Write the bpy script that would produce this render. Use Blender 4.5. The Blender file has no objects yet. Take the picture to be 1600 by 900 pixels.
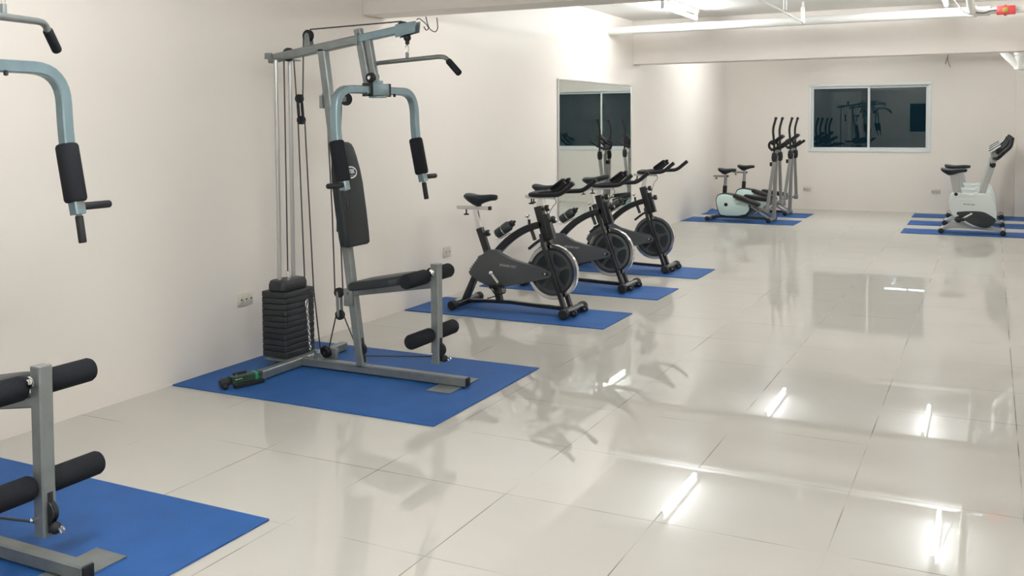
import bpy, bmesh, math, random
from mathutils import Vector, Matrix
random.seed(4)
PI = math.pi
SC = bpy.context.scene
COL = SC.collection

# ------------------------------------------------------------------ camera
CAMX, CAMZ = 4.0565, 1.4432
cam_d = bpy.data.cameras.new('camera'); cam = bpy.data.objects.new('camera', cam_d); COL.objects.link(cam)
r_ = Vector((0.89496643, 0.44608965, -0.00625375)); u_ = Vector((-0.01428051, 0.04265508, 0.99898779)); f_ = Vector((-0.44590487, 0.89397123, -0.04454526))
cam.matrix_world = Matrix(((r_.x, u_.x, -f_.x, CAMX), (r_.y, u_.y, -f_.y, 0.0), (r_.z, u_.z, -f_.z, CAMZ), (0, 0, 0, 1)))
cam_d.sensor_width = 36.0
cam_d.lens = 1500.944 / 1600 * 36.0
cam_d.shift_y = (259.537 - 450) / 1600
cam_d.clip_start = 0.05; cam_d.clip_end = 200
SC.camera = cam

# ------------------------------------------------------------------ world (night outside), exposure
w = bpy.data.worlds.new('world'); SC.world = w; w.use_nodes = True
w.node_tree.nodes['Background'].inputs[0].default_value = (0.22, 0.62, 0.85, 1)
w.node_tree.nodes['Background'].inputs[1].default_value = 0.03
SC.view_settings.view_transform = 'Standard'
SC.view_settings.look = 'None'
SC.view_settings.gamma = 1.0
SC.view_settings.use_curve_mapping = False
SC.view_settings.exposure = 0.16
SC.cycles.use_adaptive_sampling = False
SC.cycles.use_denoising = True
SC.cycles.denoising_prefilter = 'ACCURATE'
SC.cycles.sample_clamp_indirect = 12.0
SC.cycles.caustics_reflective = False
SC.cycles.caustics_refractive = False
SC.cycles.max_bounces = 8
TUBE_STRENGTH = 118.0
TUBE_DIM = 80.0
TUBE_COL = (0.96, 0.99, 1.0, 1)

# ------------------------------------------------------------------ materials
def mat(name, col, rough=0.5, metal=0.0, bump=0.0, bscale=60.0, var=0.0, vscale=8.0, spec=0.5, coat=0.0, stretch=None):
    m = bpy.data.materials.new(name); m.use_nodes = True
    nt = m.node_tree; b = nt.nodes['Principled BSDF']
    c = (col[0], col[1], col[2], 1)
    b.inputs['Base Color'].default_value = c
    b.inputs['Roughness'].default_value = rough
    b.inputs['Metallic'].default_value = metal
    b.inputs['Specular IOR Level'].default_value = spec
    b.inputs['Coat Weight'].default_value = coat
    b.inputs['Coat Roughness'].default_value = 0.15
    tc = nt.nodes.new('ShaderNodeTexCoord')
    mp = nt.nodes.new('ShaderNodeMapping')
    if stretch: mp.inputs['Scale'].default_value = stretch
    nt.links.new(tc.outputs['Object'], mp.inputs['Vector'])
    if var > 0:
        n = nt.nodes.new('ShaderNodeTexNoise'); n.inputs['Scale'].default_value = vscale; n.inputs['Detail'].default_value = 4
        nt.links.new(mp.outputs[0], n.inputs['Vector'])
        mr = nt.nodes.new('ShaderNodeMapRange'); mr.inputs['From Min'].default_value = 0.3; mr.inputs['From Max'].default_value = 0.7
        mr.inputs['To Min'].default_value = 1 - var; mr.inputs['To Max'].default_value = 1 + var
        nt.links.new(n.outputs['Fac'], mr.inputs['Value'])
        mx = nt.nodes.new('ShaderNodeVectorMath'); mx.operation = 'SCALE'; mx.inputs[0].default_value = col
        nt.links.new(mr.outputs[0], mx.inputs['Scale'])
        nt.links.new(mx.outputs[0], b.inputs['Base Color'])
    if bump > 0:
        n2 = nt.nodes.new('ShaderNodeTexNoise'); n2.inputs['Scale'].default_value = bscale; n2.inputs['Detail'].default_value = 3
        nt.links.new(mp.outputs[0], n2.inputs['Vector'])
        bp = nt.nodes.new('ShaderNodeBump'); bp.inputs['Strength'].default_value = bump; bp.inputs['Distance'].default_value = 0.01
        nt.links.new(n2.outputs['Fac'], bp.inputs['Height']); nt.links.new(bp.outputs[0], b.inputs['Normal'])
    return m

M = {}
M['wall'] = mat('cream_wall_paint', (0.80, 0.748, 0.685), 0.42, bump=0.05, bscale=9, var=0.02, vscale=0.7, spec=0.4)
M['wallg'] = mat('cream_wall_paint_far', (0.81, 0.755, 0.69), 0.5, bump=0.04, bscale=9, var=0.02, vscale=0.7, spec=0.35)
M['ceil'] = mat('white_ceiling_paint', (0.80, 0.79, 0.76), 0.6, var=0.03, vscale=1.2)
M['beam'] = mat('beam_paint', (0.81, 0.755, 0.70), 0.5, var=0.03, vscale=1.0)
M['steel'] = mat('silver_hammered_steel', (0.21, 0.23, 0.23), 0.36, metal=0.5, bump=0.15, bscale=220, var=0.10, vscale=14)
M['blue_steel'] = mat('blue_grey_steel', (0.20, 0.28, 0.31), 0.3, metal=0.5, bump=0.12, bscale=220, var=0.08, vscale=14)
M['chrome'] = mat('chrome', (0.82, 0.82, 0.82), 0.12, metal=1.0)
M['alu'] = mat('brushed_aluminium', (0.66, 0.66, 0.65), 0.3, metal=0.8)
M['rod'] = mat('polished_rod_steel', (0.52, 0.53, 0.53), 0.28, metal=0.9)
M['foam'] = mat('black_foam', (0.012, 0.013, 0.016), 0.92, bump=0.3, bscale=300, spec=0.2)
M['rubber'] = mat('black_rubber', (0.010, 0.011, 0.013), 0.6, spec=0.35)
M['bplastic'] = mat('black_plastic', (0.010, 0.011, 0.013), 0.48, spec=0.38)
M['bpaint'] = mat('black_gloss_paint', (0.014, 0.015, 0.018), 0.25)
M['vinyl'] = mat('black_vinyl', (0.010, 0.015, 0.018), 0.42, bump=0.08, bscale=180, spec=0.35)
M['weight'] = mat('black_weight_plate', (0.014, 0.016, 0.019), 0.5, spec=0.4, bump=0.05, bscale=90)
M['cable'] = mat('dark_cable', (0.03, 0.03, 0.03), 0.5)
M['guard'] = mat('charcoal_plastic', (0.070, 0.076, 0.082), 0.45, spec=0.4, var=0.06, vscale=5)
M['bottle_grey'] = mat('smoky_bottle_plastic', (0.022, 0.030, 0.036), 0.35)
M['fly'] = mat('flywheel_dark', (0.022, 0.028, 0.032), 0.3)
M['fly_grey'] = mat('flywheel_grey', (0.13, 0.14, 0.145), 0.35, metal=0.4)
M['mint'] = mat('pale_mint_plastic', (0.66, 0.84, 0.80), 0.35)
M['trim'] = mat('dark_teal_plastic', (0.018, 0.028, 0.032), 0.4)
M['egrey'] = mat('grey_tube_paint', (0.27, 0.27, 0.265), 0.4, metal=0.3)
M['rwhite'] = mat('white_bike_plastic', (0.76, 0.82, 0.80), 0.35)
M['rgrey'] = mat('grey_bike_plastic', (0.44, 0.45, 0.43), 0.45)
M['print'] = mat('pale_print', (0.30, 0.32, 0.33), 0.5)
M['print_w'] = mat('white_print', (0.75, 0.78, 0.78), 0.5)
M['print_d'] = mat('dark_print', (0.10, 0.11, 0.11), 0.5)
M['pvc'] = mat('white_pvc', (0.80, 0.80, 0.77), 0.3)
M['outlet'] = mat('outlet_plastic', (0.62, 0.58, 0.50), 0.4)
M['outlet_dark'] = mat('outlet_slots', (0.06, 0.06, 0.05), 0.5)
M['alu_white'] = mat('white_window_aluminium', (0.72, 0.75, 0.74), 0.35)
M['red'] = mat('red_box_paint', (0.50, 0.045, 0.05), 0.4)
M['yellow'] = mat('yellow_label', (0.28, 0.22, 0.03), 0.5)
M['batten'] = mat('white_batten', (0.8, 0.8, 0.78), 0.4)
M['green'] = mat('green_plastic', (0.03, 0.30, 0.13), 0.4)
M['dgreen'] = mat('dark_green_plastic', (0.018, 0.045, 0.03), 0.45)
M['brown_wire'] = mat('brown_wire', (0.22, 0.10, 0.06), 0.5)
M['dark_out'] = mat('night_asphalt', (0.05, 0.05, 0.05), 0.9)
M['out_wall'] = mat('night_plaster', (0.16, 0.17, 0.17), 0.9)

def mat_mat():
    m = mat('blue_eva_mat', (0.0135, 0.082, 0.268), 0.62, bump=0.25, bscale=260, var=0.10, vscale=5, spec=0.35)
    return m
M['mat'] = mat_mat()

def floor_mat():
    m = bpy.data.materials.new('polished_tiles'); m.use_nodes = True
    nt = m.node_tree; N = nt.nodes; L = nt.links; b = N['Principled BSDF']
    geo = N.new('ShaderNodeNewGeometry'); sep = N.new('ShaderNodeSeparateXYZ'); L.new(geo.outputs['Position'], sep.inputs[0])
    def axis(sock, off):
        a = N.new('ShaderNodeMath'); a.operation = 'SUBTRACT'; a.inputs[1].default_value = off; L.new(sock, a.inputs[0])
        d = N.new('ShaderNodeMath'); d.operation = 'DIVIDE'; d.inputs[1].default_value = 0.6; L.new(a.outputs[0], d.inputs[0])
        fl = N.new('ShaderNodeMath'); fl.operation = 'FLOOR'; L.new(d.outputs[0], fl.inputs[0])
        fr = N.new('ShaderNodeMath'); fr.operation = 'SUBTRACT'; L.new(d.outputs[0], fr.inputs[0]); L.new(fl.outputs[0], fr.inputs[1])
        c = N.new('ShaderNodeMath'); c.operation = 'SUBTRACT'; c.inputs[1].default_value = 0.5; L.new(fr.outputs[0], c.inputs[0])
        ab = N.new('ShaderNodeMath'); ab.operation = 'ABSOLUTE'; L.new(c.outputs[0], ab.inputs[0])
        g = N.new('ShaderNodeMath'); g.operation = 'GREATER_THAN'; g.inputs[1].default_value = 0.5 - 0.0033; L.new(ab.outputs[0], g.inputs[0])
        return g.outputs[0], fl.outputs[0]
    gx, ix = axis(sep.outputs['X'], 4.0565 - 0.47332)
    gy, iy = axis(sep.outputs['Y'], 5.0837)
    mx = N.new('ShaderNodeMath'); mx.operation = 'MAXIMUM'; L.new(gx, mx.inputs[0]); L.new(gy, mx.inputs[1])
    # grout is uneven: dirtier in places
    no = N.new('ShaderNodeTexNoise'); no.inputs['Scale'].default_value = 2.3; L.new(geo.outputs['Position'], no.inputs['Vector'])
    gr = N.new('ShaderNodeMapRange'); gr.inputs['From Min'].default_value = 0.42; gr.inputs['From Max'].default_value = 0.62
    gr.inputs['To Min'].default_value = 0.30; gr.inputs['To Max'].default_value = 0.95; L.new(no.outputs['Fac'], gr.inputs['Value'])
    gm = N.new('ShaderNodeMath'); gm.operation = 'MULTIPLY'; L.new(mx.outputs[0], gm.inputs[0]); L.new(gr.outputs[0], gm.inputs[1])
    # each tile differs a little, soft cloud inside it
    cmb = N.new('ShaderNodeCombineXYZ'); L.new(ix, cmb.inputs[0]); L.new(iy, cmb.inputs[1])
    wn = N.new('ShaderNodeTexWhiteNoise'); L.new(cmb.outputs[0], wn.inputs['Vector'])
    n2 = N.new('ShaderNodeTexNoise'); n2.inputs['Scale'].default_value = 5.0; n2.inputs['Detail'].default_value = 6; L.new(geo.outputs['Position'], n2.inputs['Vector'])
    s = N.new('ShaderNodeMath'); s.operation = 'MULTIPLY_ADD'; s.inputs[1].default_value = 0.04; s.inputs[2].default_value = 0.96; L.new(wn.outputs['Value'], s.inputs[0])
    s2 = N.new('ShaderNodeMath'); s2.operation = 'MULTIPLY_ADD'; s2.inputs[1].default_value = 0.06; L.new(n2.outputs['Fac'], s2.inputs[0]); L.new(s.outputs[0], s2.inputs[2])
    sc = N.new('ShaderNodeVectorMath'); sc.operation = 'SCALE'; sc.inputs[0].default_value = (0.53, 0.505, 0.455); L.new(s2.outputs[0], sc.inputs['Scale'])
    mix = N.new('ShaderNodeMix'); mix.data_type = 'RGBA'; L.new(gm.outputs[0], mix.inputs[0]); L.new(sc.outputs[0], mix.inputs[6]); mix.inputs[7].default_value = (0.13, 0.105, 0.08, 1)
    L.new(mix.outputs[2], b.inputs['Base Color'])
    rr = N.new('ShaderNodeMath'); rr.operation = 'MULTIPLY_ADD'; rr.inputs[1].default_value = 0.5; rr.inputs[2].default_value = 0.012; L.new(mx.outputs[0], rr.inputs[0])
    # polished glaze: a sharp mirror layer with a faint polishing haze over the body colour
    N.remove(b)
    df = N.new('ShaderNodeBsdfDiffuse'); L.new(mix.outputs[2], df.inputs['Color'])
    g1 = N.new('ShaderNodeBsdfGlossy'); L.new(rr.outputs[0], g1.inputs['Roughness']); g1.inputs['Color'].default_value = (.97, .98, 1, 1)
    g2 = N.new('ShaderNodeBsdfGlossy'); g2.inputs['Roughness'].default_value = 0.20
    gg = N.new('ShaderNodeMixShader'); gg.inputs[0].default_value = 0.18; L.new(g1.outputs[0], gg.inputs[1]); L.new(g2.outputs[0], gg.inputs[2])
    lw = N.new('ShaderNodeLayerWeight'); lw.inputs['Blend'].default_value = 0.5
    pw = N.new('ShaderNodeMath'); pw.operation = 'POWER'; pw.inputs[1].default_value = 5; L.new(lw.outputs['Facing'], pw.inputs[0])
    fa = N.new('ShaderNodeMath'); fa.operation = 'MULTIPLY_ADD'; fa.inputs[1].default_value = 0.30; fa.inputs[2].default_value = 0.16; L.new(pw.outputs[0], fa.inputs[0])
    ng = N.new('ShaderNodeMath'); ng.operation = 'MULTIPLY_ADD'; ng.inputs[1].default_value = -0.8; ng.inputs[2].default_value = 1.0; L.new(mx.outputs[0], ng.inputs[0])
    fm = N.new('ShaderNodeMath'); fm.operation = 'MULTIPLY'; L.new(fa.outputs[0], fm.inputs[0]); L.new(ng.outputs[0], fm.inputs[1])
    ms = N.new('ShaderNodeMixShader'); L.new(fm.outputs[0], ms.inputs[0]); L.new(df.outputs[0], ms.inputs[1]); L.new(gg.outputs[0], ms.inputs[2])
    L.new(ms.outputs[0], N['Material Output'].inputs['Surface'])
    return m
M['floor'] = floor_mat()

def emis(name, col, s):
    m = bpy.data.materials.new(name); m.use_nodes = True
    b = m.node_tree.nodes['Principled BSDF']
    b.inputs['Base Color'].default_value = (0.8, 0.8, 0.8, 1)
    b.inputs['Emission Color'].default_value = col; b.inputs['Emission Strength'].default_value = s
    return m
M['tube'] = emis('lit_fluorescent_tube', TUBE_COL, TUBE_STRENGTH)
M['tube_out'] = emis('lit_outdoor_tube', TUBE_COL, 12.0)
M['tube_dim'] = emis('lit_dimmed_fill_tube', TUBE_COL, TUBE_DIM)  # for the added fill row behind the near beam, turned down to suit the wall
M['tube_near'] = emis('lit_boosted_near_tube', TUBE_COL, TUBE_STRENGTH * 1.30)  # same tube turned up to brighten the wall in the nearest bay

def glass_mat():
    m = bpy.data.materials.new('tinted_glass'); m.use_nodes = True
    b = m.node_tree.nodes['Principled BSDF']
    b.inputs['Base Color'].default_value = (0.45, 0.62, 0.66, 1); b.inputs['Roughness'].default_value = 0.0
    b.inputs['Transmission Weight'].default_value = 1.0; b.inputs['IOR'].default_value = 1.5
    return m
M['glass'] = glass_mat()
mm = bpy.data.materials.new('mirror_silver'); mm.use_nodes = True
bb = mm.node_tree.nodes['Principled BSDF']; bb.inputs['Base Color'].default_value = (0.80, 0.86, 0.83, 1); bb.inputs['Metallic'].default_value = 1; bb.inputs['Roughness'].default_value = 0.0
M['mirror'] = mm

# ------------------------------------------------------------------ mesh helpers (local coordinates of a thing)
V = Vector
def frame(d, up=None):
    d = V(d).normalized()
    up = V(up) if up is not None else (V((0, 0, 1)) if abs(d.z) < 0.95 else V((1, 0, 0)))
    s = up.cross(d)
    if s.length < 1e-6: s = V((0, 1, 0)).cross(d)
    s.normalize(); t = d.cross(s).normalized()
    return s, t
def fillet(pts, rad, seg=6):
    pts = [V(p) for p in pts]; out = [pts[0]]
    for i in range(1, len(pts) - 1):
        a, b, c = pts[i - 1], pts[i], pts[i + 1]
        u = (a - b); v = (c - b); R = min(rad, u.length * .49, v.length * .49)
        p0 = b + u.normalized() * R; p1 = b + v.normalized() * R
        for k in range(seg + 1):
            t = k / seg
            out.append(p0 * (1 - t) ** 2 + b * 2 * t * (1 - t) + p1 * t * t)
    out.append(pts[-1]); return out
def sect(kind, w, h, n=12):
    if kind == 'round': return [(w * math.cos(2 * PI * k / n), h * math.sin(2 * PI * k / n)) for k in range(n)]
    c = min(w, h) * 0.22     # square tube with softened edges; w, h = half sizes
    return [(w - c, -h), (w, -h + c), (w, h - c), (w - c, h), (-w + c, h), (-w, h - c), (-w, -h + c), (-w + c, -h)]
def sweep(bm, pts, w, h=None, kind='round', n=12, closed=False, up=None, radii=None, cap=True):
    pts = [V(p) for p in pts]; h = h or w; S = sect(kind, w, h, n); rings = []
    N = len(pts)
    prev_s = None
    for i, p in enumerate(pts):
        if closed: d = pts[(i + 1) % N] - pts[i - 1]
        elif i == 0: d = pts[1] - pts[0]
        elif i == N - 1: d = pts[-1] - pts[-2]
        else: d = (pts[i + 1] - p).normalized() + (p - pts[i - 1]).normalized()
        d.normalize()
        if prev_s is None: s, t = frame(d, up)
        else:
            s = prev_s - d * prev_s.dot(d)
            if s.length < 1e-6: s, t = frame(d, up)
            s.normalize(); t = d.cross(s).normalized()
        prev_s = s
        k = radii[i] if radii else 1.0
        rings.append([bm.verts.new(p + s * a * k + t * b * k) for a, b in S])
    m = len(S)
    for i in range(N if closed else N - 1):
        A, B = rings[i], rings[(i + 1) % N]
        for j in range(m): bm.faces.new((A[j], A[(j + 1) % m], B[(j + 1) % m], B[j]))
    if cap and not closed:
        bm.faces.new(list(reversed(rings[0]))); bm.faces.new(rings[-1])
    return bm
def bar(bm, a, b, w, h=None, kind='round', n=12, up=None): return sweep(bm, [a, b], w, h, kind, n, up=up)
def foam(bm, a, b, r, n=18, e=0.012):
    a, b = V(a), V(b); d = (b - a); L = d.length; d.normalize()
    pts = [a, a + d * e * .25, a + d * e, b - d * e, b - d * e * .25, b]
    return sweep(bm, pts, r, n=n, radii=[.72, .9, 1, 1, .9, .72])
def box(bm, c, size, rot=None, bev=0.0):
    c = V(c); hx, hy, hz = size[0] / 2, size[1] / 2, size[2] / 2
    vs = []
    for x in (-hx, hx):
        for y in (-hy, hy):
            for z in (-hz, hz):
                p = V((x, y, z))
                if rot is not None: p = rot @ p
                vs.append(bm.verts.new(c + p))
    F = [(0, 1, 3, 2), (4, 6, 7, 5), (0, 4, 5, 1), (2, 3, 7, 6), (0, 2, 6, 4), (1, 5, 7, 3)]
    fs = [bm.faces.new([vs[i] for i in f]) for f in F]
    if bev > 0:
        es = list({e for f in fs for e in f.edges})
        bmesh.ops.bevel(bm, geom=es, offset=bev, segments=2, affect='EDGES', profile=0.5)
    return bm
def prism(bm, poly, to3, d, bev=0.0, seg=2):
    """poly: 2D outline; to3(p2, s): point on face s (0 or 1)."""
    A = [bm.verts.new(to3(p, 0)) for p in poly]; B = [bm.verts.new(to3(p, 1)) for p in poly]
    n = len(poly)
    f0 = bm.faces.new(A); f1 = bm.faces.new(list(reversed(B)))
    for i in range(n): bm.faces.new((A[(i + 1) % n], A[i], B[i], B[(i + 1) % n]))
    if bev > 0:
        es = list(set(f0.edges) | set(f1.edges))
        bmesh.ops.bevel(bm, geom=es, offset=bev, segments=seg, affect='EDGES', profile=0.6)
    return bm
def xz(bm, poly, y0, y1, bev=0.0, seg=2): return prism(bm, poly, lambda p, s: V((p[0], y1 if s else y0, p[1])), 0, bev, seg)
def xy(bm, poly, z0, z1, bev=0.0, seg=2): return prism(bm, poly, lambda p, s: V((p[0], p[1], z1 if s else z0)), 0, bev, seg)
def smooth2(poly, it=2, closed=True):
    for _ in range(it):
        o = []; n = len(poly)
        for i in range(n):
            a, b = poly[i], poly[(i + 1) % n]
            o += [(a[0] * .75 + b[0] * .25, a[1] * .75 + b[1] * .25), (a[0] * .25 + b[0] * .75, a[1] * .25 + b[1] * .75)]
        poly = o
    return poly
def rrect(cx, cy, w, h, r, n=5):
    out = []
    for k, (sx, sy) in enumerate(((1, 1), (-1, 1), (-1, -1), (1, -1))):
        for i in range(n + 1):
            a = PI / 2 * (k + i / n); out.append((cx + sx * (w / 2 - r) + r * math.cos(a), cy + sy * (h / 2 - r) + r * math.sin(a)))
    return out
def lathe(bm, prof, o, axis, n=24, cap=True):
    """prof: (radius, distance along axis) from o"""
    o = V(o); ax = V(axis).normalized(); s, t = frame(ax)
    rings = []
    for r, h in prof:
        if r < 1e-6: rings.append([bm.verts.new(o + ax * h)])
        else: rings.append([bm.verts.new(o + ax * h + (s * math.cos(2 * PI * k / n) + t * math.sin(2 * PI * k / n)) * r) for k in range(n)])
    for A, B in zip(rings, rings[1:]):
        if len(A) == 1 and len(B) == 1: continue
        if len(A) == 1:
            for j in range(n): bm.faces.new((A[0], B[(j + 1) % n], B[j]))
        elif len(B) == 1:
            for j in range(n): bm.faces.new((A[j], A[(j + 1) % n], B[0]))
        else:
            for j in range(n): bm.faces.new((A[j], A[(j + 1) % n], B[(j + 1) % n], B[j]))
    if cap and len(rings[0]) > 1: bm.faces.new(list(reversed(rings[0])))
    if cap and len(rings[-1]) > 1: bm.faces.new(rings[-1])
    return bm
def ball(bm, c, r, n=14, sz=1.0):
    k = 8; prof = [(r * math.sin(PI * i / k), -r * sz * math.cos(PI * i / k)) for i in range(k + 1)]
    prof[0] = (0, prof[0][1]); prof[-1] = (0, prof[-1][1])
    return lathe(bm, prof, c, (0, 0, 1), n)
def disc(bm, c, axis, r, th, n=24, bev=0.15):
    b = th * bev
    return lathe(bm, [(r - b * 1.5, -th / 2), (r, -th / 2 + b), (r, th / 2 - b), (r - b * 1.5, th / 2)], c, axis, n)
def loft(bm, rings, cap=True):
    R = [[bm.verts.new(p) for p in r] for r in rings]; n = len(R[0])
    for A, B in zip(R, R[1:]):
        for j in range(n): bm.faces.new((A[j], A[(j + 1) % n], B[(j + 1) % n], B[j]))
    if cap: bm.faces.new(list(reversed(R[0]))); bm.faces.new(R[-1])
    return bm
def torus(bm, c, axis, R, r, n=24, m=8, sx=1.0):
    s, t = frame(V(axis)); c = V(c)
    return sweep(bm, [c + s * R * sx * math.cos(2 * PI * k / n) + t * R * math.sin(2 * PI * k / n) for k in range(n)], r, n=m, closed=True)
NB = bmesh.new

OFF = [V((0, 0, 0))]      # offset taken off mesh coordinates so that a thing's Empty can stand at its base
def obj(name, bm, m, parent=None, off=None, smooth=True, angle=35):
    o_ = V(off) if off is not None else (OFF[0] if parent is not None else V((0, 0, 0)))
    bmesh.ops.recalc_face_normals(bm, faces=bm.faces)
    if o_.length > 0: bmesh.ops.translate(bm, verts=bm.verts, vec=-o_)
    me = bpy.data.meshes.new(name); bm.to_mesh(me); bm.free()
    me.materials.append(M[m] if isinstance(m, str) else m)
    if smooth:
        for p in me.polygons: p.use_smooth = True
        me.set_sharp_from_angle(angle=math.radians(angle))
    o = bpy.data.objects.new(name, me); COL.objects.link(o)
    if parent is not None: o.parent = parent
    return o
def thing(name, label, cat, loc, group=None, base=(0, 0, 0), rotz=0):
    o = bpy.data.objects.new(name, None); COL.objects.link(o); o.empty_display_size = 0.1
    o.location = loc; o.rotation_euler = (0, 0, rotz)
    o['label'] = label; o['category'] = cat
    if group: o['group'] = group
    OFF[0] = V(base); return o
def tag(o, label, cat, group=None):
    o['label'] = label; o['category'] = cat
    if group: o['group'] = group
    return o
def struct(name, bm, m, parent=None, smooth=False):
    o = obj(name, bm, m, parent, off=(0, 0, 0), smooth=smooth)
    if parent is None: o['kind'] = 'structure'
    return o
def lbl(o, text): o['label'] = text; return o
def text_part(name, s, size, m, parent, loc, xdir, ydir, ext=0.0006, bold=0.0):
    cu = bpy.data.curves.new(name, 'FONT'); cu.body = s; cu.size = size; cu.extrude = ext; cu.offset = bold
    cu.align_x = 'CENTER'; cu.align_y = 'CENTER'
    tmp = bpy.data.objects.new(name + '_c', cu); COL.objects.link(tmp)
    dg = bpy.context.evaluated_depsgraph_get(); me = bpy.data.meshes.new_from_object(tmp.evaluated_get(dg))
    bpy.data.objects.remove(tmp); bpy.data.curves.remove(cu)
    x = V(xdir).normalized(); y = V(ydir).normalized(); z = x.cross(y)
    me.transform(Matrix(((x.x, y.x, z.x, loc[0] - OFF[0].x), (x.y, y.y, z.y, loc[1] - OFF[0].y), (x.z, y.z, z.z, loc[2] - OFF[0].z), (0, 0, 0, 1))))
    me.name = name; me.materials.clear(); me.materials.append(M[m])
    o = bpy.data.objects.new(name, me); COL.objects.link(o); o.parent = parent; return o
def copy_tree(o, parent=None):
    c = o.copy(); COL.objects.link(c); c.parent = parent
    for ch in [x for x in bpy.data.objects if x.parent == o]: copy_tree(ch, c)
    return c

# ------------------------------------------------------------------ room shell
XR, YB, YF, ZC = 4.74, -2.6, 16.3, 2.72
T = 0.2
bm = NB(); box(bm, ((XR) / 2, (YB + YF) / 2, -T / 2), (XR + 2 * T, YF - YB + 2 * T, T)); struct('floor', bm, 'floor')
bm = NB(); box(bm, ((XR) / 2, (YB + YF) / 2, ZC + T / 2), (XR + 2 * T, YF - YB + 2 * T, T)); struct('ceiling', bm, 'ceil')
bm = NB(); box(bm, (-T / 2, (YB + YF) / 2, ZC / 2), (T, YF - YB + 2 * T, ZC)); struct('wall_left', bm, 'wall')
bm = NB(); box(bm, (XR + T / 2, (YB + YF) / 2, ZC / 2), (T, YF - YB + 2 * T, ZC)); struct('wall_right', bm, 'wall')
def wall_with_hole(name, y0, y1, hx0, hx1, hz0, hz1, m):
    bm = NB()
    xs = [0, hx0, hx1, XR]; zs = [0, hz0, hz1, ZC]
    for i in range(3):
        for k in range(3):
            if i == 1 and k == 1: continue
            box(bm, ((xs[i] + xs[i + 1]) / 2, (y0 + y1) / 2, (zs[k] + zs[k + 1]) / 2), (xs[i + 1] - xs[i], y1 - y0, zs[k + 1] - zs[k]))
    bmesh.ops.remove_doubles(bm, verts=bm.verts, dist=1e-5)
    seen = {}
    for f in list(bm.faces):
        key = tuple(sorted(v.index for v in f.verts)) if False else tuple(sorted((round(v.co.x, 4), round(v.co.y, 4), round(v.co.z, 4)) for v in f.verts))
        seen.setdefault(key, []).append(f)
    dead = [f for fs in seen.values() if len(fs) > 1 for f in fs]
    bmesh.ops.delete(bm, geom=dead, context='FACES')
    return struct(name, bm, m)
WX0, WX1, WZ0, WZ1 = 1.375, 3.215, 0.945, 2.045
wall_with_hole('wall_far', YF, YF + T, WX0, WX1, WZ0, WZ1, 'wallg')
BX0, BX1, BZ0, BZ1 = 1.5, 2.9, 1.0, 2.1
wall_with_hole('wall_back', YB - T, YB, BX0, BX1, BZ0, BZ1, 'wallg')
# beams and the pilaster in the far right corner
bm = NB(); box(bm, (XR / 2, 5.885, (2.228 + ZC) / 2), (XR, 0.29, ZC - 2.228), bev=0.004); struct('trim_1', bm, 'beam')
bm = NB(); box(bm, (XR / 2, 11.70, (2.176 + ZC) / 2), (XR, 0.26, ZC - 2.176), bev=0.004); struct('trim_2', bm, 'beam')
bm = NB(); box(bm, ((4.38 + XR) / 2, YF - 0.06, ZC / 2), (XR - 4.38, 0.12, ZC)); struct('trim_3', bm, 'wallg')

def window(name, x0, x1, z0, z1, yin, s):
    """s = +1: outside is towards +y."""
    root = bpy.data.objects.new(name, None); COL.objects.link(root); root['kind'] = 'structure'; root.location = ((x0 + x1) / 2, yin, z0)
    OFF[0] = V(root.location)
    bm = NB(); w_ = 0.035
    def fr(x0, x1, z0, z1, y0, y1, w_):
        yc, d = (y0 + y1) / 2, abs(y1 - y0)
        box(bm, ((x0 + x1) / 2, yc, z0 + w_ / 2), (x1 - x0, d, w_), bev=.003); box(bm, ((x0 + x1) / 2, yc, z1 - w_ / 2), (x1 - x0, d, w_), bev=.003)
        box(bm, (x0 + w_ / 2, yc, (z0 + z1) / 2), (w_, d, z1 - z0 - 2 * w_), bev=.003); box(bm, (x1 - w_ / 2, yc, (z0 + z1) / 2), (w_, d, z1 - z0 - 2 * w_), bev=.003)
    fr(x0, x1, z0, z1, yin - s * 0.012, yin + s * 0.10, 0.04)
    obj('window_frame', bm, 'alu_white', root)
    xm = (x0 + x1) / 2
    for a, b, y in ((x0 + .04, xm + .022, yin + s * .035), (xm - .022, x1 - .04, yin + s * .06)):
        bm = NB(); fr(a, b, z0 + .04, z1 - .04, y - .012, y + .012, 0.035); sf = obj('sash', bm, 'alu_white', root)
        bm = NB(); box(bm, ((a + b) / 2, y, (z0 + z1) / 2), (b - a - .07, .006, z1 - z0 - .15)); obj('window_pane', bm, 'glass', sf, off=OFF[0], smooth=False)
    bm = NB(); box(bm, (xm - .02, yin - s * .004, z0 + .03), (.035, .02, .028), bev=.004); obj('latch', bm, 'pvc', root)
    return root
window('window_1', WX0, WX1, WZ0, WZ1, YF, 1)
window('window_2', BX0, BX1, BZ0, BZ1, YB, -1)

# ------------------------------------------------------------------ lamps: bare fluorescent battens, each with its own lit tube
def batten(x, y0, y1, label, z=2.62, r=0.019, tube='tube'):
    t = thing('ceiling_light', label, 'light', (x, (y0 + y1) / 2, ZC), 'fluorescent battens on the ceiling', base=(x, (y0 + y1) / 2, ZC))
    bm = NB(); yc = (y0 + y1) / 2; L = y1 - y0
    box(bm, (x, yc, ZC - .022), (.06, L + .08, .044), bev=.006); obj('batten', bm, 'batten', t)
    for e, yy in ((-1, y0 - .012), (1, y1 + .012)):
        bm = NB(); box(bm, (x, yy + e * .006, (ZC - .03 + z - .02) / 2), (.035, .022, (ZC - .03) - (z - .024)), bev=.004); obj('lamp_holder', bm, 'batten', t)
    bm = NB(); bar(bm, (x, y0, z), (x, y1, z), r, n=16); obj('lit_tube', bm, tube, t)
    return t
batten(1.05, 9.50, 10.70, 'lit white fluorescent batten above the mirror, before the far ceiling beam')
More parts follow.
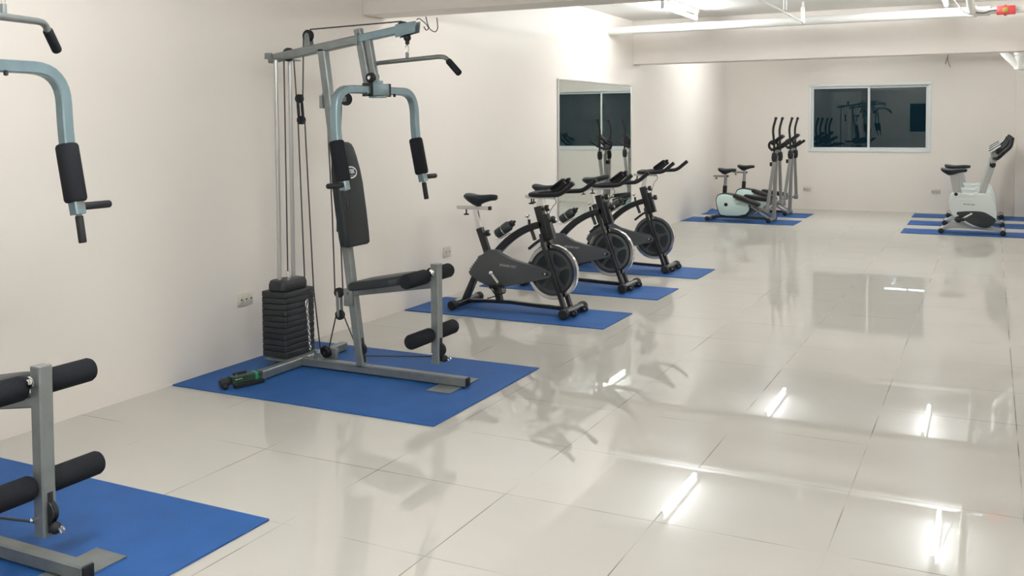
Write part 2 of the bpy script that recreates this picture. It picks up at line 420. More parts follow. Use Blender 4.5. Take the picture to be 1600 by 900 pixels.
batten(3.63, 9.60, 10.74, 'lit white fluorescent batten beside the red box, before the far ceiling beam')
batten(1.30, 13.45, 14.75, 'lit white fluorescent batten behind the far beam, above the elliptical trainers')
batten(3.32, 13.45, 14.75, 'lit white fluorescent batten behind the far beam, above the upright bikes')
batten(1.90, 1.60, 2.80, 'lit white fluorescent batten over the nearest multi gym', tube='tube_near')
batten(3.60, 1.60, 2.80, 'lit white fluorescent batten in the nearest bay, on the open-floor side', tube='tube_near')

batten(1.90, 6.15, 7.35, 'added unseen fill batten just behind the near ceiling beam, on the mirror side', tube='tube_dim')  # fill pair added out of sight behind the beam, evens the left wall
batten(3.62, 6.15, 7.35, 'added unseen fill batten just behind the near ceiling beam, on the open-floor side', tube='tube_dim')
batten(1.90, -2.10, -0.90, 'added unseen fill batten behind the viewpoint, on the gym machine side')  # another added fill pair, out of view, to lift the near end
batten(3.60, -2.10, -0.90, 'added unseen fill batten behind the viewpoint, on the open-floor side')

# ------------------------------------------------------------------ pipes and wiring under the ceiling
bm = NB(); PY = 10.72
sweep(bm, [(0.002, PY, 2.52), (4.03, PY, 2.53)], .047, n=20)
sweep(bm, [(4.03, PY, 2.53), (XR-.002, PY, 2.53)], .034, n=20)
disc(bm, (3.87, PY, 2.53), (1, 0, 0), .056, .12)
sweep(bm, [(3.87, PY, 2.53), (3.87, 0.5, 2.56)], .036, n=16)
tag(obj('pipe', bm, 'pvc'), 'fat white plastic pipe running across the room in front of the far beam', 'pipe')
bm = NB()
sweep(bm, fillet([(2.20, 6.1, 2.5), (2.25, 9.4, 2.5), (2.24, 10.62, 2.5), (2.24, 10.62, 2.717)], .03), .012, n=8)
bar(bm, (2.285, 9.40, 2.5), (2.285, 9.40, 2.717), .017, n=10)
bar(bm, (2.24, 10.62, 2.49), (2.24, 10.62, 2.66), .022, n=10)
tag(obj('conduit', bm, 'pvc'), 'thin white conduit on drop hangers ending at the fat pipe', 'pipe')
bm = NB(); sweep(bm, fillet([(3.66, 9.6, 2.70), (3.70, 9.9, 2.60), (3.80, 10.45, 2.50), (3.88, 10.66, 2.49)], .2), .007, n=8)
tag(obj('cable', bm, 'pvc'), 'white cable looping from the batten to the fat pipe', 'cable')
bm = NB(); sweep(bm, fillet([(3.86, 10.66, 2.54), (3.90, 10.665, 2.515), (3.98, 10.665, 2.503), (4.03, 10.665, 2.525), (4.09, 10.665, 2.53)], .03), .006, n=8)
tag(obj('cable', bm, 'cable'), 'short grey cable curving into the red box', 'cable')
t = thing('junction_box', 'small red electrical box with a yellow patch on the fat white pipe', 'box', (4.17, 10.66, 2.53), base=(4.17, 10.66, 2.53))
bm = NB(); box(bm, (4.17, 10.655, 2.522), (.165, .05, .085), bev=.006)
disc(bm, (4.165, 10.655, 2.478), (0, 0, 1), .014, .02); disc(bm, (4.165, 10.655, 2.567), (0, 0, 1), .012, .016); obj('box_body', bm, 'red', t)
bm = NB(); box(bm, (4.165, 10.628, 2.523), (.052, .006, .045), bev=.002); obj('yellow_patch', bm, 'yellow', t)
# drain fittings under the slab in the far bay
bm = NB(); DY = 14.3
sweep(bm, fillet([(4.16, DY, 2.72), (4.17, DY, 2.36), (4.36, DY, 2.16)], .08), .052, n=16)
sweep(bm, [(4.37, DY, 2.72), (4.37, DY, 2.11)], .056, n=16)
disc(bm, (4.37, DY, 2.31), (0, 0, 1), .066, .05)
sweep(bm, fillet([(4.37, DY, 2.15), (4.50, DY, 2.12), (4.56, DY, 2.3), (4.56, DY, 2.72)], .1), .05, n=16)
tag(obj('drain_pipe', bm, 'pvc'), 'white drain pipe bend hanging from the ceiling in the far right corner', 'pipe')
bm = NB()
sweep(bm, fillet([(2.31, 15.0, 2.5), (2.31, 15.3, 2.5), (2.76, 15.32, 2.5)], .03), .014, n=8)
sweep(bm, fillet([(2.74, 15.32, 2.5), (3.87, 15.34, 2.5), (3.87, 11.84, 2.52)], .05), .036, n=14)
bar(bm, (2.62, 15.31, 2.5), (2.62, 14.9, 2.5), .014, n=8)
tag(obj('pipe', bm, 'pvc'), 'white plastic pipe with a bend, hidden behind the far beam', 'pipe')
bm = NB(); sweep(bm, fillet([(3.452, YF + .005, 2.47), (3.45, YF - .03, 2.45), (3.43, YF - .04, 2.38), (3.41, YF - .04, 2.31)], .03), .005, n=6)
sweep(bm, fillet([(3.455, YF + .005, 2.46), (3.44, YF - .03, 2.42), (3.45, YF - .04, 2.34), (3.48, YF - .04, 2.26)], .03), .005, n=6)
tag(obj('loose_wire', bm, 'brown_wire'), 'pair of loose brown wires sticking out high on the far wall', 'wire')

# ------------------------------------------------------------------ wall mirror and sockets
t = thing('wall_mirror', 'large frameless mirror standing off the left wall behind the spin bikes', 'mirror', (0, 10.33, .42), base=(0, 10.33, .42))
bm = NB(); box(bm, (.012, 10.33, 1.16), (.006, 2.24, 1.47)); obj('mirror_glass', bm, 'mirror', t, smooth=False)
bm = NB()
for (c, s) in (((.010, 10.33, 1.90), (.018, 2.26, .014)), ((.010, 10.33, .42), (.018, 2.26, .014)), ((.010, 9.205, 1.16), (.018, .012, 1.48)), ((.010, 11.455, 1.16), (.018, .012, 1.48))):
    box(bm, c, s, bev=.002)
obj('edge_trim', bm, 'alu', t)
bm = NB(); box(bm, (.005, 10.33, 1.16), (.008, 2.24, 1.47)); obj('backing_board', bm, 'bplastic', t)
def outlet(pos, axis, w_, h_, label, n):
    t = thing('wall_socket', label, 'socket', pos, 'wall sockets', base=pos)
    x, y, z = pos; bm = NB(); sl = []
    if axis == 'x': box(bm, (x + .006, y, z), (.012, w_, h_), bev=.003)
    else: box(bm, (x, y - .006, z), (w_, .012, h_), bev=.003)
    fp = obj('face_plate', bm, 'outlet', t)
    for k in range(n):
        d = (k - (n - 1) / 2) * w_ / n; bm = NB()
        if axis == 'x': box(bm, (x + .013, y + d, z), (.006, w_ / n * .62, h_ * .55), bev=.002)
        else: box(bm, (x + d, y - .013, z), (w_ / n * .62, .006, h_ * .55), bev=.002)
        sk = obj('socket_insert', bm, 'outlet', fp, off=OFF[0]); bm = NB()
        if axis == 'x': xs_ = box(bm, (x + .0165, y + d, z), (.002, .012, .010), bev=.0005)
        else: xs_ = box(bm, (x + d, y - .0165, z), (.012, .002, .010), bev=.0005)
        obj('slot', bm, 'outlet_dark', fp, off=OFF[0])
outlet((0, 4.47, .385), 'x', .125, .075, 'beige wall socket low on the left wall beside the weight stack', 3)
outlet((0, 6.895, .376), 'x', .115, .08, 'beige wall socket low on the left wall behind the nearest spin bike', 2)
outlet((1.355, YF, .335), 'y', .125, .062, 'beige wall socket on the far wall beside the elliptical trainers', 3)
outlet((3.30, YF, .342), 'y', .125, .062, 'beige wall socket on the far wall beside the upright bikes', 3)

# ------------------------------------------------------------------ blue mats
def fmat(name, x0, x1, y0, y1, label, group=None, rot=0.0, curl=0.0):
    t = bpy.data.objects
    bm = NB(); xy(bm, rrect((x0 + x1) / 2, (y0 + y1) / 2, x1 - x0, y1 - y0, .004, 2), 0.0005, 0.0075, bev=.0012, seg=1)
    if curl > 0:
        bmesh.ops.subdivide_edges(bm, edges=[e for e in bm.edges if e.calc_length() > .5], cuts=24, use_grid_fill=True)
        for v in bm.verts:
            if v.co.x < x0 + .14 and v.co.y > (y0 + y1) / 2:
                d = (x0 + .14 - v.co.x) / .14; v.co.z += curl * d * d * min(1, (v.co.y - (y0 + y1) / 2) / .2)
    cx, cy = (x0 + x1) / 2, (y0 + y1) / 2
    o = obj(name, bm, 'mat', off=(cx, cy, 0), angle=30); o.location = (cx, cy, 0); o.rotation_euler = (0, 0, rot)
    tag(o, label, 'mat', group)
    return o
fmat('floor_mat', .012, 1.70, 3.87, 5.07, 'wide blue mat under the complete multi gym')
fmat('floor_mat', .012, 1.72, 1.42, 2.685, 'wide blue mat under the nearest multi gym, cut by the frame')
fmat('exercise_mat', .012, 1.655, 6.225, 6.84, 'narrow blue mat under the nearest spin bike', 'mats under the spin bikes')
fmat('exercise_mat', .012, 1.655, 7.44, 8.03, 'narrow blue mat under the middle spin bike', 'mats under the spin bikes')
fmat('exercise_mat', .012, 1.66, 8.61, 9.24, 'narrow blue mat under the farthest spin bike', 'mats under the spin bikes')
fmat('exercise_mat', .012, 1.62, 13.62, 14.28, 'narrow blue mat under the nearer elliptical trainer', 'mats under the elliptical trainers')
fmat('exercise_mat', .012, 1.60, 14.74, 15.43, 'narrow blue mat under the farther elliptical trainer, one corner curled up', 'mats under the elliptical trainers', curl=.03)
fmat('exercise_mat', 3.03, 4.70, 13.24, 13.82, 'nearest of the three blue mats under the upright bikes', 'mats under the upright bikes')
fmat('exercise_mat', 3.03, 4.70, 14.35, 14.95, 'middle one of the three blue mats under the upright bikes', 'mats under the upright bikes')
fmat('exercise_mat', 3.01, 4.70, 15.48, 16.10, 'blue mat under the upright bikes that lies nearest the far wall', 'mats under the upright bikes')
MZ = .0075

# ------------------------------------------------------------------ multi gym
def line_x(z): return .862 - .239 * (z - .06) / 1.78      # centre line of the leaning post
def boom_z(x): return 1.829 + .137 * (x - .28)
def pulley(parent, c, axis=(0, 1, 0), r=.035, name='pulley'):
    bm = NB(); lathe(bm, [(r * .25, -.011), (r * .96, -.011), (r, -.008), (r * .84, 0), (r, .008), (r * .96, .011), (r * .25, .011)], c, axis, 22)
    p = obj(name, bm, 'bplastic', parent)
    bm = NB(); lathe(bm, [(0, -.017), (.008, -.017), (.008, .017), (0, .017)], c, axis, 8); lbl(obj('axle_bolt', bm, 'chrome', p, off=OFF[0]), 'bright axle bolt')
    return p
def multi_gym(yc, label, latdir, lattilt, laby):
    BX = .85
    g = thing('multi_gym', label, 'gym machine', (BX, yc, MZ), 'multi gyms along the left wall', base=(BX, 0, 0))
    # base
    bm = NB(); bar(bm, (.42, 0, .03), (1.525, 0, .03), .025, .025, 'sq')
    box(bm, (.30, 0, .03), (.20, .05, .05), bev=.005); obj('base_tube', bm, 'steel', g)
    bm = NB(); box(bm, (1.528, 0, .03), (.008, .043, .043), bev=.003); box(bm, (1.45, 0, .0), (.12, .05, .001)); obj('end_cap', bm, 'bplastic', g)
    bm = NB(); bar(bm, (.395, -.37, .03), (.395, .42, .03), .025, .025, 'sq'); obj('cross_foot', bm, 'steel', g)
    bm = NB(); box(bm, (1.43, 0.01, .003), (.145, .33, .005), bev=.001); obj('foot_plate', bm, 'steel', g)
    bm = NB(); box(bm, (.32, .0, .058), (.16, .30, .006)); obj('stack_shelf', bm, 'steel', g)
    # leaning main post with a slot for the low pulley
    bm = NB(); bar(bm, (line_x(.055), 0, .055), (line_x(1.866), 0, 1.866), .025, .025, 'sq', up=(0, 1, 0)); post = obj('main_post', bm, 'steel', g)
    bm = NB(); xz(bm, rrect(0, 0, .004, .14, .0015), -.009, .009)
    bmesh.ops.rotate(bm, verts=bm.verts, cent=(0, 0, 0), matrix=Matrix.Rotation(-math.atan(.239 / 1.78), 3, 'Y')); bmesh.ops.translate(bm, verts=bm.verts, vec=(line_x(.15) + .0255, 0, .15)); obj('slot', bm, 'bplastic', post, off=OFF[0])
    bm = NB(); box(bm, (.885, 0, .061), (.10, .05, .006), bev=.002)
    for bx in (.84, .93): disc(bm, (bx, 0, .068), (0, 0, 1), .009, .008, 6)
    obj('post_plate', bm, 'steel', g)
    # top boom in two lengths
    bm = NB(); bar(bm, (.235, 0, boom_z(.235)), (.88, 0, boom_z(.88)), .025, .025, 'sq'); obj('top_boom', bm, 'steel', g)
    bm = NB(); bar(bm, (.88, 0, boom_z(.88) + .004), (1.215, 0, boom_z(1.215) + .004), .022, .022, 'sq')
    for s in (-1, 1): xz(bm, [(1.13, boom_z(1.13) - .038), (1.255, boom_z(1.255) - .030), (1.262, boom_z(1.255) + .030), (1.13, boom_z(1.13) + .034)], s * .020, s * .026, bev=.001)
    obj('boom_extension', bm, 'blue_steel', g)
    bm = NB(); box(bm, (.29, 0, 1.822), (.05, .27, .008), bev=.002); box(bm, (.29, -.125, 1.838), (.04, .03, .03), bev=.004); obj('rod_bracket', bm, 'steel', g)
    for s in (-1, 1):
        bm = NB(); bar(bm, (.29, s * .063, .06), (.29, s * .063, 1.825), .0125, n=16); lbl(obj('guide_rod', bm, 'rod', g), 'polished guide rod')
    # weight stack: 11 plates plus the narrow top plate
    for k in range(11):
        z0 = .066 + k * .0352
        bm = NB(); xy(bm, rrect(.292, 0.01, .19, .275, .022, 3), z0, z0 + .0345, bev=.008, seg=3); obj('weight_plate', bm, 'weight', g)
    bm = NB(); P0 = rrect(.30, 0.0, .125, .235, .03, 4)
    rings = []
    for z, s in ((.454, .94), (.462, 1.0), (.490, 1.0), (.512, .93), (.517, .86)): rings.append([V((.30 + (x - .30) * s, y * s, z)) for x, y in P0])
    loft(bm, rings); tp = obj('top_weight', bm, 'weight', g)
    bm = NB(); lathe(bm, [(.018, .515), (.018, .53), (.010, .538), (.010, .56), (0, .562)], (.30, 0, 0), (0, 0, 1), 12); obj('selector_stem', bm, 'chrome', tp, off=OFF[0])
    # selector chain on the front of the stack
    bm = NB(); n = 13
    for k in range(n):
        z = .325 - k * .0195; c = (.402, .05 + .0018 * k, z)
        torus(bm, c, (1, 0, 0) if k % 2 else (0, 1, 0), .0125, .0022, 10, 6, sx=.5)
    torus(bm, (.402, .045, .362), (1, 0, 0), .024, .003, 14, 6, sx=.42); bar(bm, (.38, .045, .388), (.408, .045, .388), .005)
    obj('chain', bm, 'chrome', g)
    # pulleys and their brackets
    pulley(g, (.37, 0, boom_z(.37) + .004), r=.040)
    pulley(g, (.516, 0, 1.948), r=.035)
    bm = NB()
    for s in (-1, 1): xz(bm, [(.50, boom_z(.5) + .01), (.545, boom_z(.54) + .01), (.532, 1.955), (.516, 1.966), (.502, 1.955)], s * .014, s * .018)
    disc(bm, (.516, 0, 1.948), (0, 1, 0), .012, .045, 12); obj('pulley_bracket', bm, 'steel', g)
    pulley(g, (1.165, 0, boom_z(1.165) + .004), r=.043)
    pulley(g, (.778, 0, 1.578), r=.036)
    bm = NB(); xz(bm, [(.62, 1.545), (.70, 1.56), (.79, 1.565), (.79, 1.592), (.70, 1.60), (.62, 1.615)], -.018, -.013, bev=.001); xz(bm, [(.62, 1.545), (.70, 1.56), (.79, 1.565), (.79, 1.592), (.70, 1.60), (.62, 1.615)], .013, .018, bev=.001)
    box(bm, (.625, 0, 1.565), (.022, .07, .075), bev=.003)
    for z in (1.545, 1.585): disc(bm, (.613, 0, z), (1, 0, 0), .009, .012, 6)
    obj('pulley_bracket', bm, 'steel', g)
    for (a, b, r) in (((.445, 0, 1.587), (.456, 0, 1.462), .026), ((.708, 0, .468), (.714, 0, .339), .029)):
        fb = NB()
        for s in (-1, 1):
            dx, dz = b[0] - a[0], b[2] - a[2]; w = .010
            xz(fb, smooth2([(a[0] - w, a[2] + w), (a[0] + w, a[2] + w), (b[0] + w, b[2] - w), (b[0] - w, b[2] - w)], 2), s * .016, s * .020)
        obj('floating_block', fb, 'bplastic' if r < .028 else 'steel', g)
        pulley(g, a, r=r); pulley(g, b, r=r)
    pulley(g, (line_x(.155) + .004, 0, .155), r=.04)
    pulley(g, (.585, .03, .105), axis=(0.1, 1, .35), r=.036)
    bm = NB(); box(bm, (.545, -.012, .085), (.022, .006, .07), bev=.002); box(bm, (.60, .062, .09), (.09, .03, .07), bev=.008); disc(bm, (.545, -.014, .112), (0, 1, 0), .012, .012, 10)
    obj('pulley_bracket', bm, 'steel', g)
    # cables
    def K(x, z, y=0): return (CAMX + (x - CAMX) * 1.01007, y, CAMZ + (z - CAMZ) * 1.01007)
    bm = NB()
    for c in ([(.30, 0, .55), K(.335, 1.81)], [K(.408, 1.81), K(.423, 1.59)], [K(.482, 1.95), K(.470, 1.59)],
              [K(.432, 1.46), (.426, 0, .52)], [K(.481, 1.46), (.491, 0, .468), K(.553, .12, .02)],
              [K(.53, 1.984), K(1.155, boom_z(1.165) + .047)], [K(1.195, boom_z(1.195)), K(1.195, 1.92)],
              [K(.812, 1.57), K(.765, 1.545), K(.735, .72), K(.735, .48)] if False else [K(.745, 1.565), K(.735, 1.40), (.694, 0, .72), K(.737, .47)],
              [K(.640, 1.54), (.634, 0, .94), K(.680, .47)],
              [K(.686, .335), K(.61, .11, .02)], [K(.742, .332), K(.83, .155)], [K(.885, .118), K(1.37, .165)]):
        sweep(bm, c, .0042, n=6)
    obj('cable', bm, 'cable', g)
    # front uprights carrying the press arm
    bm = NB(); bar(bm, (.868, 0, 1.968), (.932, 0, 1.655), .022, .020, 'sq', up=(0, 1, 0)); box(bm, (.873, 0, boom_z(.88)), (.018, .066, .07), bev=.003); obj('front_upright', bm, 'steel', g)
    bm = NB(); bar(bm, (.937, 0, 1.905), (.982, 0, 1.665), .017, .018, 'sq', up=(0, 1, 0)); obj('front_strut', bm, 'steel', g)
    bm = NB(); disc(bm, (.955, .03, 1.70), (0, 1, 0), .026, .02, 20); obj('pivot_hub', bm, 'bplastic', g)
    bm = NB(); disc(bm, (.968, -.028, 1.693), (0, 1, 0), .030, .022, 20)
    pv = obj('pivot_hub', bm, 'bplastic', g); bm = NB(); disc(bm, (.968, -.043, 1.693), (0, 1, 0), .012, .012, 6); obj('pivot_bolt', bm, 'chrome', pv, off=OFF[0])
    # press arm: square tube bent down at both ends
    AX = .962; bm = NB()
    path = fillet([(AX + .055, -.39, 1.09), (AX, -.39, 1.345), (AX - .005, -.385, 1.625), (AX - .005, .385, 1.625), (AX, .39, 1.345), (AX + .055, .39, 1.09)], .13, 8)
    sweep(bm, path, .022, .022, 'sq', up=(1, 0, 0)); arm = obj('press_arm', bm, 'blue_steel', g)
    bm = NB(); box(bm, (AX - .005, 0, 1.627), (.062, .17, .066), bev=.005); box(bm, (AX - .005, 0, 1.655), (.05, .06, .05), bev=.004)
    disc(bm, (AX, 0, 1.588), (0, 0, 1), .05, .01, 20); obj('center_clamp', bm, 'blue_steel', g)
    bm = NB()
    for s in (-1, 1):
        box(bm, (AX - .005, s * .088, 1.627), (.070, .008, .074), bev=.002)
        disc(bm, (AX + .02, s * .14, 1.600), (0, 0, 1), .008, .02, 8)
    obj('clamp_collar', bm, 'bplastic', g)
    for s in (-1, 1):
        bm = NB(); foam(bm, (AX + .001, s * .39, 1.350), (AX + .045, s * .39, 1.135), .0405); obj('foam_sleeve', bm, 'foam', arm, off=OFF[0])
        bm = NB(); bar(bm, (AX + .050, s * .39, 1.135), (AX + .057, s * .39, 1.09), .019, .019, 'sq'); bar(bm, (AX + .057, s * .39, 1.09), (AX + .060, s * .39, 1.078), .011); obj('grip_block', bm, 'steel', arm, off=OFF[0])
        bm = NB(); foam(bm, (AX + .058, s * .39, 1.085), (AX + .075, s * .39, .985), .0145, 12, .004); obj('hand_grip', bm, 'rubber', arm, off=OFF[0])
        bm = NB(); foam(bm, (AX + .052, s * .412, 1.118), (AX + .052, s * .535, 1.118), .0145, 12, .004); obj('hand_grip', bm, 'rubber', arm, off=OFF[0])
    # backrest
    def padface(z): return line_x(z) + .030
    prof = [(.745, .095), (.752, .112), (.80, .117), (.95, .120), (1.10, .118), (1.18, .108), (1.26, .087), (1.305, .070), (1.328, .052), (1.335, .03)]
    bm = NB(); rings = []
    out = [(hw, z) for z, hw in prof] + [(-hw, z) for z, hw in reversed(prof)]
    for tt, s in ((0.0, .94), (.006, 1.0), (.042, 1.0), (.054, .95), (.058, .86)):
        rings.append([V((padface(z) + tt, y * s, 1.04 + (z - 1.04) * (1 - (1 - s) * .4))) for y, z in out])
    loft(bm, rings); bk = obj('backrest', bm, 'vinyl', g, angle=50)
    bm = NB(); box(bm, (line_x(1.0) + .027, 0, 1.03), (.012, .16, .40)); obj('pad_board', bm, 'bplastic', bk, off=OFF[0])
    ez = 1.163; ex = padface(ez) + .0585; sl = .239 / 1.78
    bm = NB(); c = V((ex + .0015, 0, ez)); yd = V((-sl, 0, 1)).normalized()
    N_ = 36; ring = [c + V((0, 1, 0)) * .054 * math.cos(2 * PI * k / N_) + yd * .031 * math.sin(2 * PI * k / N_) for k in range(N_)]
    sweep(bm, ring, .0042, .001, n=6, closed=True, up=(1, 0, 0))
    sweep(bm, [c + V((0, 1, 0)) * t_ + yd * -.018 for t_ in (-.033, 0, .033)], .003, .001, n=6); em = obj('emblem', bm, 'print_w', bk, off=OFF[0])
    text_part('emblem_letters', 'PTEK', .032, 'print_w', em, c + yd * .004, (0, 1, 0), yd, bold=.001)
    # seat on its tube
    bm = NB(); bar(bm, (.80, 0, .476), (1.345, 0, .562), .024, .020, 'sq'); obj('seat_tube', bm, 'steel', g)
    bm = NB(); box(bm, (.795, 0, .45), (.065, .064, .10), bev=.003); disc(bm, (.79, -.036, .41), (0, 1, 0), .009, .012, 6); disc(bm, (.79, -.036, .475), (0, 1, 0), .009, .012, 6); obj('seat_clamp', bm, 'steel', g)
    bm = NB(); o2 = smooth2([(.85, -.11), (.87, -.13), (1.12, -.165), (1.20, -.12), (1.215, 0), (1.20, .12), (1.12, .165), (.87, .13), (.85, .11)], 2); rings = []
    for z, s in ((0, .93), (.006, 1.0), (.034, 1.0), (.046, .95), (.050, .86)): rings.append([V((1.03 + (x - 1.03) * s, y * s, .505 + z + .155 * (x - .85))) for x, y in o2])
    loft(bm, rings); obj('seat', bm, 'vinyl', g, angle=50)
    # leg lever with four rollers
    bm = NB(); bar(bm, (1.362, 0, .128), (1.362, 0, .672), .025, .025, 'sq'); lv = obj('leg_lever', bm, 'steel', g)
    bm = NB(); box(bm, (1.362, 0, .6735), (.046, .046, .006), bev=.002); obj('lever_cap', bm, 'egrey', lv, off=OFF[0])
    bm = NB(); xz(bm, rrect(1.3885, .205, .003, .13, .001), -.009, .009); box(bm, (1.389, 0, .205), (.003, .018, .13), bev=.001); obj('slot', bm, 'bplastic', lv, off=OFF[0])
    pulley(g, (1.378, 0, .205), r=.038)
    for (x, z) in ((1.308, .604), (1.335, .286)):
        bm = NB(); bar(bm, (x, -.225, z), (x, .225, z), .010, n=10); bar(bm, (x, 0, z), (1.36, 0, z), .012, n=8) if x < 1.32 else None; obj('roller_axle', bm, 'steel', lv, off=OFF[0])
        for s in (-1, 1):
            bm = NB(); foam(bm, (x, s * .026, z), (x, s * .235, z), .0405); obj('foam_roller', bm, 'foam', lv, off=OFF[0])
    bm = NB(); disc(bm, (1.348, -.030, .628), (0, 1, 0), .018, .006, 20); disc(bm, (1.348, -.036, .628), (0, 1, 0), .010, .012, 8); disc(bm, (1.348, -.030, .185), (0, 1, 0), .008, .03, 8); lbl(obj('lever_bolt', bm, 'chrome', lv, off=OFF[0]), 'bright bolts')
    bm = NB(); ball(bm, (1.408, .0, .158), .020); obj('cable_stop', bm, 'rubber', g)
    bm = NB(); torus(bm, (1.440, 0, .158), (0, 1, 0), .010, .003, 12, 6); bar(bm, (1.42, 0, .158), (1.432, 0, .158), .006); obj('eye_bolt', bm, 'chrome', g)
    # lat bar hanging from the boom
    lx = laby[0] * 1.4
    bm = NB(); ball(bm, (1.192 + lx, 0, 1.906), .021); disc(bm, (1.192 + lx, 0, 1.88), (0, 0, 1), .012, .02, 10); obj('cable_stop', bm, 'rubber', g)
    bm = NB(); torus(bm, (1.190 + lx, 0, 1.842), (0.2, 1, 0), .026, .003, 16, 6, sx=.45); obj('carabiner', bm, 'chrome', g)
    d = V((latdir[0], latdir[1], 0)).normalized() ; up = V((0, 0, 1)); c = V((1.190 + lx, 0, 1.785))
    bm = NB(); h1, h2 = latdir[2], latdir[3]
    def P(s, dz): return c + d * s + up * (dz + lattilt * s)
    sweep(bm, fillet([P(-h2 - .03, -.085), P(-h2, -.01), P(-h2 + .06, 0), P(h1 - .05, 0), P(h1, -.005), P(h1 + .045, -.045)], .04), .0125, n=12)
    box(bm, c + V((0, 0, .02)), (.016, .016, .045), bev=.003); lb = obj('lat_bar', bm, 'steel', g)
    bm = NB(); foam(bm, P(h1 + .022, -.026), P(h1 + .105, -.098), .0175, 14, .006); obj('hand_grip', bm, 'foam', lb, off=OFF[0])
    bm = NB(); foam(bm, P(-h2 - .008, -.035), P(-h2 - .045, -.12), .0175, 14, .006); obj('hand_grip', bm, 'foam', lb, off=OFF[0])
    for ch in [x for x in bpy.data.objects if x.parent == g and x.name.split('.')[0] in ('press_arm', 'center_clamp', 'clamp_collar')]:
        for o_ in [ch] + [y_ for y_ in bpy.data.objects if y_.parent == ch]:
            for v in o_.data.vertices: v.co.x += laby[0]; v.co.z += laby[1]
    keep = ('base_tube', 'end_cap', 'cross_foot', 'foot_plate', 'stack_shelf', 'weight_plate', 'top_weight', 'guide_rod', 'rod_bracket', 'chain', 'press_arm', 'center_clamp', 'clamp_collar', 'cable')
    kk = 4.515 / 4.47
    def tf(o):
        for v in o.data.vertices: v.co.x = CAMX + (v.co.x + BX - CAMX) * kk - BX; v.co.z = max(CAMZ + (v.co.z - CAMZ) * kk, min(v.co.z, .03))
        for c_ in bpy.data.objects:
            if c_.parent == o: tf(c_)
    for ch in [x for x in bpy.data.objects if x.parent == g]:
        if ch.name.split('.')[0] not in keep: tf(ch)
    return g
multi_gym(4.515, 'silver multi gym with black weight stack, seen whole on its blue mat', (.94, -.28, .305, .32), .02, (0, 0))
multi_gym(2.057, 'silver multi gym cut by the frame, only its press arm, rollers and base end showing', (-.50, .865, .315, .28), .05, (.03, .02))

# two wire hooks on the boom tip
t1 = NB(); c = V((1.255, 4.515, 1.99))
sweep(t1, fillet([(1.235, 4.50, 2.012), (1.25, 4.50, 2.02), (1.29, 4.515, 1.985), (1.30, 4.52, 1.962), (1.283, 4.52, 1.952), (1.268, 4.52, 1.975)], .015, 4), .0028, n=6)
tag(obj('wire_hook', t1, 'cable'), 'small dark wire hook on the boom tip, the one nearest the tube end', 'hook', 'wire hooks on the boom tip')
t1 = NB(); sweep(t1, fillet([(1.275, 4.53, 2.03), (1.285, 4.53, 1.99), (1.30, 4.53, 1.958), (1.335, 4.53, 1.94), (1.352, 4.53, 1.962), (1.345, 4.53, 2.02)], .02, 4), .0028, n=6)
tag(obj('wire_hook', t1, 'cable'), 'dark wire hook curling outward past the boom tip of the multi gym', 'hook', 'wire hooks on the boom tip')

# black and green hand tool on the mat
t = thing('hand_tool', 'small black and green hand tool lying on the blue mat before the weight stack', 'tool', (.365, 4.02, MZ), base=(0, 0, 0), rotz=math.atan2(.90, .28))
bm = NB(); sweep(bm, [(-.06, 0, .038), (-.05, 0, .038), (.10, 0, .038), (.115, 0, .038)], .024, .020, 'sq'); obj('tool_body', bm, 'dgreen', t)
bm = NB(); sweep(bm, [(.082, 0, .038), (.100, 0, .038)], .0255, .0215, 'sq'); obj('green_band', bm, 'green', t)
bm = NB(); lathe(bm, [(0, -.045), (.018, -.045), (.026, -.035), (.026, .0), (.018, .008), (0, .010)], (-.075, 0, .034), (1, 0, 0), 16); ball(bm, (-.10, -.02, .016), .016); obj('knob', bm, 'bplastic', t)
bm = NB(); sweep(bm, [(-.06, -.045, .012), (.12, -.045, .012)], .012, .010, 'sq'); box(bm, (.03, -.02, .015), (.10, .05, .012), bev=.003); sweep(bm, [(-.03, .02, .062), (.05, .02, .064)], .008); obj('handle', bm, 'bplastic', t)
bm = NB(); bar(bm, (-.045, -.024, .042), (.0, -.024, .042), .004); bar(bm, (-.03, -.018, .045), (-.03, -.018, .068), .005); obj('metal_pin', bm, 'chrome', t)

# ------------------------------------------------------------------ spin bikes
def saddle(parent, x0, x1, z, tilt=0.0, name='saddle', m='vinyl', wid=.085):
    L = x1 - x0; bm = NB(); rings = []
    data = [(0.0, .45, .014, .004), (.04, .80, .026, .006), (.15, 1.0, .040, .004), (.30, .98, .052, -.004), (.45, .72, .046, -.006), (.6, .44, .036, -.004), (.8, .30, .028, .0), (.95, .24, .024, -.002), (1.0, .12, .014, -.006)]
    for s, wf, h, dz in data:
        r = []; w_ = wid * wf; x = x0 + s * L; zt = z + dz + tilt * s * L
        for k in range(14):
            a = 2 * PI * k / 14; yy = w_ * math.cos(a); zz = math.sin(a)
            r.append(V((x, yy, zt + (.008 if zz > 0 else h * 1.55) * zz - (.0 if zz > 0 else 0) - .010 * (abs(math.cos(a)) ** 2))))
        rings.append(r)
    loft(bm, rings); return obj(name, bm, m, parent, angle=60)
def tknob(bm, top, L=.045, r=.022):
    x, y, z = top; lathe(bm, [(.006, 0), (.006, L * .7), (r * .6, L * .75), (r, L * .85), (r, L), (0, L)], (x, y, z), (0, 0, -1), 12)
